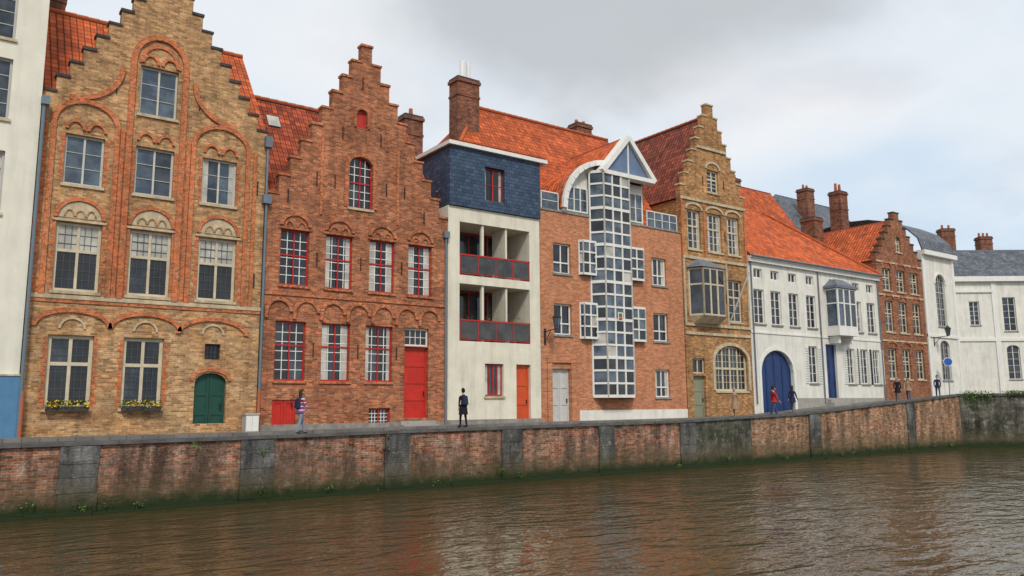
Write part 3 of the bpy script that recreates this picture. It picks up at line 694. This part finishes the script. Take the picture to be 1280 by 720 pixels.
h.roof.slab([(A,-.3,10.12),(B+.1,-.3,10.12),(48,4.3,14.6),(A,4.3,14.6)],'tile_orange_bright')
h.roof.slab([(B+.1,-.3,10.12),(B+.1,9,10.12),(48,4.3,14.6)],'tile_orange_bright')
h.roof.slab([(B+.1,9,10.12),(A,9,10.12),(A,4.3,14.6),(48,4.3,14.6)],'tile_orange_bright')
hipridge(h.roof,(B+.1,-.3,10.15),(48,4.3,14.65))
chimney(t,55.4,56.6,5.0,6.2,9,15.6,pots=0)
h.done()
# ------------------------------------------------------------------ H7
h=House('dark_brick_stepped_gable_house',58.3,1.2)
A,B=55.1,61.55
out,cp=stepped(A,B,.3,11.3,7,15.2,.8)
kw=dict(fm='frame_cream',bm='frame_white',mull=(.5,),trans=(.6,),cols=2,rows=4,gl=gg,fw=.09,sill='stone_trim')
for z0,z1 in((9.15,10.8),(6.1,8.4),(2.7,4.9)):
    for cx in(56.4,58.35,60.3): h.win(cx-.58,cx+.58,z0,z1,**kw)
h.win(57.95,58.75,12.2,13.4,rise=.35,**kw)
h.wall.panel(out,h.holes,0,.36,'brick_dark_red');h.caps(cp,'stone_cap_dark')
for z in(5.4,8.75,11.2): h.trim.box(A,B,-.06,0,z,z+.12,'stone_trim')
for z in(11.0,8.55,5.1):
    for cx in(56.4,58.35,60.3): h.trim.ring(cx,z,.6,.25,.12,-.07,0,'brick_red_arch',n=8)
body(h,A+.01,B-.01,.37,9,.3,11.3,'brick_dark_red')
xr=(A+B)/2
h.roof.slab([(A-.1,9,11.3),(A-.1,.3,11.3),(xr,.3,14.8),(xr,9,14.8)],'tile_orange')
h.roof.slab([(B+.1,.3,11.3),(B+.1,9,11.3),(xr,9,14.8),(xr,.3,14.8)],'tile_orange')
chimney(h.trim,59.6,60.7,5.2,6.2,12,18.4,pots=2,ph=.7)
h.done()
# ------------------------------------------------------------------ H8
h=House('white_house_with_tall_arched_window',64,1.4)
A,B=61.6,66.6
h.win(63.5,65.0,6.9,11,rise=.75,fm='frame_grey',mull=(.5,),trans=(.33,.66),cols=4,rows=9,gl=('glass_mid',),sill='stone_grey')
h.win(63.5,65.0,2.7,5.8,rise=.5,fm='frame_grey',mull=(.5,),trans=(.5,),cols=4,rows=6,gl=('glass_mid','glass_dark'),sill='stone_grey')
h.wall.panel([(A,.3),(B,.3),(B,12.4),(A,12.4)],h.holes,0,.36,'stucco_white')
h.trim.box(A,B+.2,-.35,.4,12.4,12.75,'frame_white');h.trim.box(A,B,-.1,0,6.0,6.2,'frame_white')
h.trim.box(A,A+.35,-.08,0,1,12.4,'frame_white');h.trim.box(B-.35,B,-.08,0,1,12.4,'frame_white')
h.trim.ring(64.25,10.25,.8,.8,.15,-.07,0,'frame_white')
body(h,A+.01,B-.01,.37,12,.3,12.4,'stucco_white')
for k in range(5):
    t0,t1=k/5*PI/2,(k+1)/5*PI/2
    y0,z0=6-6.2*math.cos(t0),12.7+3.4*math.sin(t0);y1,z1=6-6.2*math.cos(t1),12.7+3.4*math.sin(t1)
    h.roof.slab([(A,y0,z0),(B+.1,y0,z0),(B+.1,y1,z1),(A,y1,z1)],'slate_roof',.08)
    h.roof.slab([(B+.1,12-y0,z0),(A,12-y0,z0),(A,12-y1,z1),(B+.1,12-y1,z1)],'slate_roof',.08)
h.done()
# ------------------------------------------------------------------ houses behind
def backhouse(name,x0,x1,y0,y1,ze,zr,wm,rm,hip,chim=()):
    h=House(name,(x0+x1)/2,1);body(h,x0,x1,y0,y1,-.2,ze,wm);ym=(y0+y1)/2
    a,b_=x0+hip,x1-hip
    h.roof.slab([(x0-.2,y0-.2,ze),(x1+.2,y0-.2,ze),(b_,ym,zr),(a,ym,zr)],rm)
    h.roof.slab([(x1+.2,y1+.2,ze),(x0-.2,y1+.2,ze),(a,ym,zr),(b_,ym,zr)],rm)
    if hip:
        h.roof.slab([(x0-.2,y1+.2,ze),(x0-.2,y0-.2,ze),(a,ym,zr)],rm);h.roof.slab([(x1+.2,y0-.2,ze),(x1+.2,y1+.2,ze),(b_,ym,zr)],rm)
    else:
        for x in(x0,x1): h.wall.face([(x,y0,ze),(x,y1,ze),(x,ym,zr-.1)],wm)
    for c in chim: chimney(h.trim,*c)
    h.trim.box(x0-.25,x1+.25,y0-.28,y0-.02,ze-.12,ze+.05,'frame_white')
    h.done()
backhouse('back_brick_house',51,61.5,9.5,17,14.4,20.2,'brick_ochre','tile_orange',0)
backhouse('back_slate_roof_house',64,84,12,24,15,22.3,'stucco_white','slate_roof',5,((70,71.2,15,16.2,18,22.5),))
backhouse('back_stone_house',61.6,68,16,24,15,21.2,'stone_grey','slate_roof',0,((62.5,63.5,18,19,19,23),))
ROT=math.radians(-36)
MX=Matrix.Translation((82.3,8,0))@Matrix.Rotation(ROT,4,'Z')
h=House('white_mansard_mansion',82.3,1.6);h.e.matrix_world=Matrix.Translation((82.3,8,1.6))
kw=dict(fm='frame_white',mull=(.5,),cols=2,rows=5,gl=('glass_mid','glass_dark'),sill='stone_grey',y=.15)
for cx in(6.1,9.4,12.7,16,19.3):
    h.win(cx-.65,cx+.65,8,11.4,**kw);h.win(cx-.65,cx+.65,3.2,6.6,rise=.4,**kw)
h.win(2.1,3.1,8.6,11,**kw)
h.wall.panel([(0,.3),(22,.3),(22,13),(0,13)],h.holes,0,.4,'stucco_white')
h.wall.box(.01,21.99,.41,14,.3,12.99,'stucco_white')
h.trim.box(-.3,22.3,-.4,14.3,13,13.5,'frame_white');h.trim.box(0,22,-.12,0,7,7.3,'frame_white');h.trim.box(0,4.5,-.15,0,11.9,12.2,'frame_white')
for x in(.0,4.4,21.5): h.trim.box(x,x+.5,-.1,0,1,12.99,'frame_white')
h.roof.slab([(-.3,-.3,13.5),(22.3,-.3,13.5),(20,2.6,16.6),(2.3,2.6,16.6)],'slate_roof')
h.roof.slab([(-.3,14.3,13.5),(-.3,-.3,13.5),(2.3,2.6,16.6),(2.3,11.6,16.6)],'slate_roof')
h.roof.slab([(22.3,-.3,13.5),(22.3,14.3,13.5),(20,11.6,16.6),(20,2.6,16.6)],'slate_roof')
h.roof.slab([(22.3,14.3,13.5),(-.3,14.3,13.5),(2.3,11.6,16.6),(20,11.6,16.6)],'slate_roof')
h.roof.box(2.3,20,2.6,11.6,16.5,16.75,'lead_grey')
chimney(h.trim,1.9,3.3,3.5,4.5,15.5,19.3,pots=2);chimney(h.trim,5.9,7.2,3.5,4.5,15,18.4,pots=3)
h.done(MX)

# ------------------------------------------------------------------ ground, street, quay
TAN=math.tan(math.radians(36));XC=55.7
def edge(x): return -4.4 if x<=XC else -4.4-(x-XC)*TAN
m=MB();xs=[-1500,-400,-100,-40,-10,0,5,10,15,20,27,34,37,40,43,46,50,54,XC,58,62,66,70,90,150,400,1500]
for a,b_ in zip(xs,xs[1:]): m.face([(a,edge(a),zs(a)-.03),(b_,edge(b_),zs(b_)-.03),(b_,2200,zs(b_)-.03),(a,2200,zs(a)-.03)],'ground_soil')
m.build('ground')
m=MB()
xs=[x for x in xs if -100<=x<=XC]
for a,b_ in zip(xs,xs[1:]): m.face([(a,-4.38,zs(a)-.026),(b_,-4.38,zs(b_)-.026),(b_,-1.3,zs(b_)-.026),(a,-1.3,zs(a)-.026)],'cobble_road')
m.face([(XC,-4.38,zs(XC)-.026),(76,-4.38-(76-XC)*TAN,1.55),(76,-1.3,1.55),(XC,-1.3,zs(XC)-.026)],'cobble_road')
m.build('cobbled_road')
m=MB()
xs2=xs+[58,62,66]
for a,b_ in zip(xs2,xs2[1:]):
    m.hexa([(a,-1.3,zs(a)-.1),(b_,-1.3,zs(b_)-.1),(b_,-.001,zs(b_)-.1),(a,-.001,zs(a)-.1)],[(a,-1.3,zs(a)+.09),(b_,-1.3,zs(b_)+.09),(b_,-.001,zs(b_)+.09),(a,-.001,zs(a)+.09)],'pavement_slabs')
m.build('pavement')
m=MB();m.face([(-1500,-1500,-1.95),(1500,-1500,-1.95),(1500,200,-1.95),(-1500,200,-1.95)],'canal_water');m.build('canal_water')
e=empty('brick_quay_wall',(10,-4.6,0))
m=MB();xx=-90.
while xx<XC-.01:
    a=xx;b_=min(a+2.525,XC);xx+=2.525
    mt='quay_stone_dark' if 29.4<a+1<33.5 else ('quay_brick_orange' if a>33 else 'quay_brick')
    m.hexa([(a,-4.8,-3),(b_,-4.8,-3),(b_,-4.35,-3),(a,-4.35,-3)],[(a,-4.8,zc(a)-.1),(b_,-4.8,zc(b_)-.1),(b_,-4.35,zc(b_)-.1),(a,-4.35,zc(a)-.1)],mt)
m.build('brickwork',e)
m=MB();k=-18
while True:
    x0=3.15+k*5.06;k+=1
    if x0>XC-1: break
    w=random.uniform(.85,1.1);z=-2.3
    if x0>30 and k%2: continue
    while z<zc(x0)-.12:
        z2=min(z+random.uniform(.38,.6),zc(x0)-.1)
        j=random.uniform(-.025,.025)
        m.box(x0+j,x0+w+j,-4.86-random.uniform(0,.02),-4.79,z+.006,z2-.006,'quay_stone');z=z2
m.build('stone_piers',e)
m=MB();x=-90.
while x<XC:
    L=random.uniform(.9,1.5);b_=min(x+L,XC+.05);j=random.uniform(-.012,.012)
    m.hexa([(x+.006,-4.9+j,zc(x)-.1),(b_-.006,-4.9+j,zc(b_)-.1),(b_-.006,-4.3,zc(b_)-.1),(x+.006,-4.3,zc(x)-.1)],[(x+.006,-4.88+j,zc(x)+j),(b_-.006,-4.88+j,zc(b_)+j),(b_-.006,-4.3,zc(b_)+j),(x+.006,-4.3,zc(x)+j)],'coping');x=b_
m.build('coping_stones',e)
m=MB();x=-90.
while x<XC:
    b_=min(x+random.uniform(1.,3.),XC);o_=random.uniform(0,.06)
    m.box(x,b_,-4.97-o_,-4.79,-2.6,-1.83-random.uniform(0,.06),'quay_stone_dark');x=b_
m.build('footing',e)
# weeds growing out of the quay wall joints
e=empty('wall_weeds',(20,-4.85,-1));m=MB();P=[]
for k in range(46):
    cx=random.uniform(-2,54);cz=random.choice([-1.65,-1.5,-.4,zc(cx)-.12])+random.uniform(-.1,.1);n_=random.randint(8,30)
    for q in range(n_): P.append((cx+random.gauss(0,.10),-4.9-random.random()*.07,cz+random.gauss(-.03,.06)))
m.leaves(P,.035,['foliage','foliage_light']);m.build('leaves',e)
QM=Matrix.Translation((XC,-4.8,0))@Matrix.Rotation(ROT,4,'Z')
e=empty('stone_quay_wall',(XC,-4.8,0))
m=MB();m.box(0,70,0,.45,-3,1.42,'quay_stone_dark');m.build('stonework',e,QM)
m=MB();x=0
while x<70:
    L=random.uniform(.9,1.5);m.box(x+.006,x+L-.006,-.1,.55,1.42,1.58+random.uniform(-.01,.01),'coping');x+=L
m.build('coping_stones',e,QM)
m=MB();m.box(0,70,-.18,.0,-2.6,-1.8,'quay_stone_dark');m.box(-.5,.5,-.12,.5,-2.6,1.5,'quay_stone_dark');m.build('footing',e,QM)
e=empty('ivy',QM@Vector((4,0,1.5)));m=MB();P=[]
for k in range(5200):
    x=random.uniform(.3,16)
    if random.random()>.45+.5*math.sin(x*1.7+.6)+.25*math.sin(x*4.1): continue
    drop=random.random()**1.8*(.25+1.1*max(0,math.sin(x*.9+.8))*random.random()**.5)
    P.append((x+random.gauss(0,.15),-.12-random.random()*.12+(.35*random.random() if drop<.1 else 0),1.64+random.random()*.14-drop))
m.leaves(P,.06,['foliage','foliage','foliage_light']);m.build('leaves',e,QM)
FM=Matrix.Translation((72,-4.5,1.5))@Matrix.Rotation(ROT,4,'Z')
e=empty('iron_railing',(72,-4.5,1.5));m=MB()
for k in range(90):
    x=k*.16;m.cyl((x,0,0),(x,0,2.2+.12*math.sin(k*.5)),.018,'iron_black',5)
for z in(.2,1.9): m.box(0,14.4,-.03,.03,z,z+.06,'iron_black')
m.build('bars',e,FM)
for gx in(1.2,3.6,6.2):
    p=FM@Vector((gx,-.3,0));e=empty('stone_gate_pier',p);m=MB()
    m.box(gx-.4,gx+.4,-.7,.1,-.1,.4,'stone_cap_dark');m.box(gx-.32,gx+.32,-.62,.02,.4,2.3,'stone_cap_dark');m.box(gx-.42,gx+.42,-.72,.12,2.3,2.5,'stone_cap_dark')
    m.cyl((gx,-.3,2.5),(gx,-.3,2.8),.12,'stone_cap_dark',10,.22);m.cyl((gx,-.3,2.8),(gx,-.3,3.15),.24,'stone_cap_dark',10,.06)
    m.build('pier',e,FM)
e=empty('clipped_hedge',FM@Vector((4,1,0)));m=MB()
m.leaves([(random.uniform(-.6,13),random.uniform(.6,2.),random.random()**.7*(1.8+.3*math.sin(random.random()*20))) for k in range(5000)],.12,['foliage','foliage','foliage_light'])
m.build('leaves',e,FM)
wall_lantern(62.6,-1.1,6.3,0)
# traffic sign near the bridge
zx=zs(62.5)+.09;e=empty('traffic_sign',(62.5,-.9,zx));m=MB()
m.cyl((62.5,-.9,zx),(62.5,-.9,zx+2.9),.035,'pipe_grey',8);m.cyl((62.5,-.95,zx+2.55),(62.47,-.98,zx+2.55),.33,'frame_white',20);m.cyl((62.47,-.98,zx+2.55),(62.465,-.985,zx+2.55),.29,'sign_blue',20)
m.build('sign',e)
e=empty('utility_cabinet',(10.0,-.3,.1));m=MB()
m.box(9.7,10.2,-.5,-.08,.09,.75,'frame_grey');m.box(9.67,10.23,-.53,-.06,.75,.8,'frame_grey');m.box(9.72,9.945,-.515,-.5,.14,.7,'frame_white');m.box(9.955,10.18,-.515,-.5,.14,.7,'frame_white')
m.build('cabinet',e)

# ------------------------------------------------------------------ people
plain('skin',(.50,.30,.21),.6,.3,.05);plain('shoe',(.03,.025,.02),.5,.4,.1)
for n_,c in{'hair_brown':(.06,.03,.015),'hair_dark':(.012,.01,.009),'hair_grey':(.3,.28,.26),'cloth_black':(.015,.015,.018),'cloth_jeans':(.06,.10,.19),'cloth_lightjeans':(.22,.27,.36),'cloth_red':(.5,.03,.03),'cloth_blue':(.03,.08,.30),'cloth_beige':(.36,.25,.16),'cloth_navy':(.02,.03,.07),'cloth_grey':(.16,.16,.17)}.items(): plain(n_,c,.85,.2,.15,12,0,.2)
nt,b=newmat('cloth_striped',.85,.2)
s=nd(nt,'ShaderNodeSeparateXYZ',{0:nd(nt,'ShaderNodeTexCoord').outputs['Object']})
w_=mth(nt,'FRACT',mth(nt,'MULTIPLY',s.outputs[2],7.))
cr=nd(nt,'ShaderNodeValToRGB',{0:w_});cr.color_ramp.interpolation='CONSTANT'
cr.color_ramp.elements[0].color=(.5,.04,.05,1);cr.color_ramp.elements[1].position=.4;cr.color_ramp.elements[1].color=(.6,.6,.62,1)
el=cr.color_ramp.elements.new(.7);el.color=(.03,.08,.35,1)
nt.links.new(cr.outputs[0],b.inputs['Base Color'])
def person(x,y,hgt,face,top,legs,hair,coat=0,stride=.18,longhair=False,arms='walk',bag=None):
    z=zs(x)-.026 if y<-1.3 else zs(x)+.09
    S=hgt/1.72
    J={};Rd={};Ed=[]
    def j(n,p,r,par=None):
        J[n]=p;Rd[n]=r
        if par: Ed.append((par,n))
    j('pel',(0,0,.94),.125);j('sp',(0,0,1.1),.108,'pel');j('ch',(0,.0,1.29),.128,'sp');j('nk',(0,.01,1.45),.052,'ch');j('hd',(0,-.005,1.52),.05,'nk')
    for sg,nm in((-1,'l'),(1,'r')):
        f=sg*stride
        j('sh'+nm,(sg*.165,.0,1.37),.062,'ch')
        if arms=='walk': el,wr,ha=(sg*.215,f*.45,1.11),(sg*.22,f*.8-.07,.89),(sg*.215,f*.9-.10,.83)
        else: el,wr,ha=(sg*.22,.03,1.12),(sg*.14,-.18,1.08),(sg*.09,-.22,1.10)
        j('el'+nm,el,.043,'sh'+nm);j('wr'+nm,wr,.028,'el'+nm);j('ha'+nm,ha,.03,'wr'+nm)
        j('hp'+nm,(sg*.085,0,.88),.088,'pel');j('kn'+nm,(sg*.095,-f*.55-.03,.5),.06,'hp'+nm);j('an'+nm,(sg*.095,-f*1.1+(.04 if f<0 else 0),.10),.042,'kn'+nm)
        j('to'+nm,(sg*.105,-f*1.1-.15,.045),.038,'an'+nm)
    names=list(J);me=bpy.data.meshes.new('tmp');me.from_pydata([J[n] for n in names],[(names.index(a),names.index(b_)) for a,b_ in Ed],[])
    ob=bpy.data.objects.new('tmp',me);SC.collection.objects.link(ob)
    ob.modifiers.new('s','SKIN');sv=me.skin_vertices[0].data
    for i,n in enumerate(names): sv[i].radius=(Rd[n],Rd[n]*(.8 if n in('ch','sp','pel') else 1));sv[i].use_root=(n=='pel')
    sb=ob.modifiers.new('u','SUBSURF');sb.levels=1
    dg=bpy.context.evaluated_depsgraph_get();ev=ob.evaluated_get(dg).to_mesh()
    m=MB();wr=[Vector(J['wrl']),Vector(J['wrr']),Vector(J['hal']),Vector(J['har'])]
    for p in ev.polygons:
        P=[ev.vertices[k].co.copy() for k in p.vertices];c=sum(P,Vector())/len(P)
        if c.z<.1: mt='shoe'
        elif min((c-w).length for w in wr)<.055: mt='skin'
        elif c.z>1.45: mt='skin'
        elif c.z<.93 and abs(c.x)<.19: mt=legs
        else: mt=top
        m.face(P,mt,None,True)
    bpy.data.objects.remove(ob)
    hc=Vector((0,-.02,1.62));nu,nv=12,10
    def hp(u,v):
        t=PI*v/nv;a=2*PI*u/nu;dx,dy,dz=math.sin(t)*math.cos(a),math.sin(t)*math.sin(a),math.cos(t)
        wx=.074*(1-.18*max(0,-dz));return hc+Vector((dx*wx,dy*.092,dz*.115))
    def hq(u,v): return hc+(hp(u,v)-hc)*1.12
    for u in range(nu):
        for v in range(nv):
            m.face([hp(u,v),hp(u,v+1),hp(u+1,v+1),hp(u+1,v)],'skin',None,True)
            cc=(hp(u+.5,v+.5)-hc)
            if cc.z>.035 or (cc.y>.01 and cc.z>-.08): m.face([hq(u,v),hq(u,v+1),hq(u+1,v+1),hq(u+1,v)],hair,None,True)
    m.cyl(hc+Vector((0,-.085,-.03)),hc+Vector((0,-.112,-.02)),.016,'skin',6,.008)
    for sg in(-1,1):
        m.cyl(hc+Vector((sg*.03,-.082,.01)),hc+Vector((sg*.03,-.091,.01)),.011,'shoe',6);m.cyl(hc+Vector((sg*.07,0,-.01)),hc+Vector((sg*.085,.01,-.01)),.025,'skin',6,.018)
    m.cyl(hc+Vector((-.022,-.086,-.062)),hc+Vector((.022,-.086,-.062)),.006,'cloth_red',5)
    if longhair:
        m.hexa([hc+Vector(v) for v in((-.08,.03,-.22),(.08,.03,-.22),(.07,.10,-.22),(-.07,.10,-.22))],[hc+Vector(v) for v in((-.075,.0,.05),(.075,.0,.05),(.06,.1,.05),(-.06,.1,.05))],hair)
    for nm,sg in(('l',-1),('r',1)):
        hb=Vector(J['ha'+nm]);d=(hb-Vector(J['wr'+nm])).normalized();sd=Vector((0,1,0)) if arms=='walk' else Vector((0,0,1))
        for k,L in enumerate((.06,.07,.066,.052)):
            p0=hb+d*.015+sd*(k-1.5)*.017;p1=p0+d*L*.55;p2=p1+(d+Vector((-sg*.6,0,0))).normalized()*L*.5
            m.cyl(p0,p1,.009,'skin',5,.008);m.cyl(p1,p2,.008,'skin',5,.006)
        p0=hb-d*.01-sd*.028;m.cyl(p0,p0+(d-sd*.7).normalized()*.05,.010,'skin',5,.007)
    if coat:
        n=14;zb=.94-coat
        ri=[(.165,.125,1.02),(.175,.145,.9),(.2+stride*.12,.16+stride*.5*min(1,coat*1.6),zb)]
        rings=[[(rx*math.cos(2*PI*k/n),ry*math.sin(2*PI*k/n),zz) for k in range(n)] for rx,ry,zz in ri]
        for a,b2 in zip(rings,rings[1:]):
            for k in range(n): m.face([a[k],a[(k+1)%n],b2[(k+1)%n],b2[k]],top,None,True)
    if bag:
        m.hexa([(-.15,.10,1.0),(.15,.10,1.0),(.13,.24,1.02),(-.13,.24,1.02)],[(-.14,.10,1.38),(.14,.10,1.38),(.11,.2,1.36),(-.11,.2,1.36)],bag)
        for sg in(-1,1): m.cyl((sg*.1,.12,1.4),(sg*.1,-.13,1.3),.018,bag,5)
    mt=Matrix.Translation((x,y,z))@Matrix.Rotation(face,4,'Z')@Matrix.Scale(S,4)
    e=empty('pedestrian',(x,y,z));m.build('figure',e,mt)
R_=math.radians
person(11.4,-1.6,1.66,R_(95),'cloth_striped','cloth_lightjeans','hair_brown',coat=.1,longhair=True,bag='cloth_navy')
person(18.6,-1.6,1.68,R_(175),'cloth_black','cloth_black','hair_dark',coat=.35,stride=.1,bag='cloth_navy')
person(36.5,-1.6,1.68,R_(-80),'cloth_beige','cloth_beige','hair_grey',coat=.4,stride=.12)
person(39.8,-1.8,1.7,R_(60),'cloth_red','cloth_jeans','hair_brown',coat=.1)
person(40.25,-1.4,1.74,R_(60),'cloth_blue','cloth_jeans','hair_dark',coat=.1,arms='hold')
person(41.7,-1.7,1.68,R_(100),'cloth_navy','cloth_grey','hair_brown',coat=.2,longhair=True)
person(53.4,-1.8,1.72,R_(-60),'cloth_black','cloth_grey','hair_grey',coat=.25)
person(55.0,-1.7,1.68,R_(-70),'cloth_beige','cloth_jeans','hair_brown',coat=.15,longhair=True)
person(59.5,-1.5,1.7,R_(-60),'cloth_navy','cloth_jeans','hair_dark',coat=.1)

# ------------------------------------------------------------------ world, sun, camera
W=bpy.data.worlds.new('World');SC.world=W;W.use_nodes=True;nt=W.node_tree;nt.nodes.clear()
out=nd(nt,'ShaderNodeOutputWorld')
L=Vector((.32,.72,-.80)).normalized()
elev=math.asin(-L.z);azs=math.atan2(-L.x,-L.y)
sky=nd(nt,'ShaderNodeTexSky');sky.sky_type='NISHITA';sky.sun_disc=False;sky.sun_elevation=elev;sky.sun_rotation=azs%(2*PI)
bg1=nd(nt,'ShaderNodeBackground',{0:sky.outputs[0],1:.12})
g=nd(nt,'ShaderNodeTexCoord').outputs['Generated'];s=nd(nt,'ShaderNodeSeparateXYZ',{0:g})
az=mth(nt,'ARCTAN2',s.outputs[0],s.outputs[1]);el=mth(nt,'ARCSINE',s.outputs[2])
zz=mth(nt,'ADD',mth(nt,'MAXIMUM',s.outputs[2],0.),.22)
pv=nd(nt,'ShaderNodeCombineXYZ',{0:mth(nt,'DIVIDE',s.outputs[0],zz),1:mth(nt,'DIVIDE',s.outputs[1],zz)}).outputs[0]
n1=nd(nt,'ShaderNodeTexNoise',{'Vector':pv,'Scale':1.7,'Detail':6.,'Roughness':.5,'Distortion':.25}).outputs[0]
n2=nd(nt,'ShaderNodeTexNoise',{'Vector':pv,'Scale':.8,'Detail':5.,'Roughness':.5}).outputs[0]
a_=mth(nt,'DIVIDE',mth(nt,'SUBTRACT',az,.78),.34);b2=mth(nt,'DIVIDE',mth(nt,'SUBTRACT',el,.47),.13)
ln=mth(nt,'SQRT',mth(nt,'ADD',mth(nt,'MULTIPLY',a_,a_),mth(nt,'MULTIPLY',b2,b2)))
dk=nd(nt,'ShaderNodeMapRange',{0:mth(nt,'ADD',ln,mth(nt,'MULTIPLY',mth(nt,'SUBTRACT',n1,.5),2.4)),1:1.2,2:.5,3:0.,4:1.},interpolation_type='SMOOTHSTEP').outputs[0]
cr=nd(nt,'ShaderNodeValToRGB',{0:n2});E_=cr.color_ramp.elements
E_[0].position=.36;E_[0].color=(.64,.79,.95,1);E_[1].position=.62;E_[1].color=(1.0,1.0,1.0,1)
x_=cr.color_ramp.elements.new(.48);x_.color=(.84,.91,.98,1)
low=nd(nt,'ShaderNodeValToRGB',{0:n1});E_=low.color_ramp.elements
E_[0].position=.50;E_[0].color=(1,1,1,1);E_[1].position=.68;E_[1].color=(.84,.85,.88,1)
cc=mixc(nt,1.,cr.outputs[0],low.outputs[0],'MULTIPLY')
cc=mixc(nt,mth(nt,'MULTIPLY',dk,.85),cc,(.56,.585,.60))
bg2=nd(nt,'ShaderNodeBackground',{0:cc,1:.98})
mx=nd(nt,'ShaderNodeMixShader',{0:.9,1:bg1.outputs[0],2:bg2.outputs[0]})
nt.links.new(mx.outputs[0],out.inputs[0])
sl=bpy.data.lights.new('sun','SUN');sl.energy=2.2;sl.angle=math.radians(10);sl.color=(1,.93,.82)
so=bpy.data.objects.new('sun',sl);SC.collection.objects.link(so);so.rotation_mode='QUATERNION';so.rotation_quaternion=L.to_track_quat('-Z','Y');so.location=(-10,-40,60)
yaw=math.radians(36);pitch=math.atan(.146);rr=math.radians(.4)
F_=Vector((math.sin(yaw)*math.cos(pitch),math.cos(yaw)*math.cos(pitch),math.sin(pitch)));R=Vector((math.cos(yaw),-math.sin(yaw),0));U=R.cross(F_)
Rp=math.cos(rr)*R-math.sin(rr)*U;Up=math.sin(rr)*R+math.cos(rr)*U
cam=bpy.data.cameras.new('camera');cam.sensor_width=36;cam.lens=36*1000/1280;cam.clip_end=5000;cam.clip_start=.1
co=bpy.data.objects.new('camera',cam);SC.collection.objects.link(co)
M=Matrix((Rp,Up,-F_)).transposed().to_4x4();M.translation=Vector((0,-30.8,1.05));co.matrix_world=M
SC.camera=co
SC.view_settings.view_transform='Standard';SC.view_settings.look='None';SC.view_settings.exposure=0
print('faces',sum(len(o.data.polygons) for o in SC.objects if o.type=='MESH'))
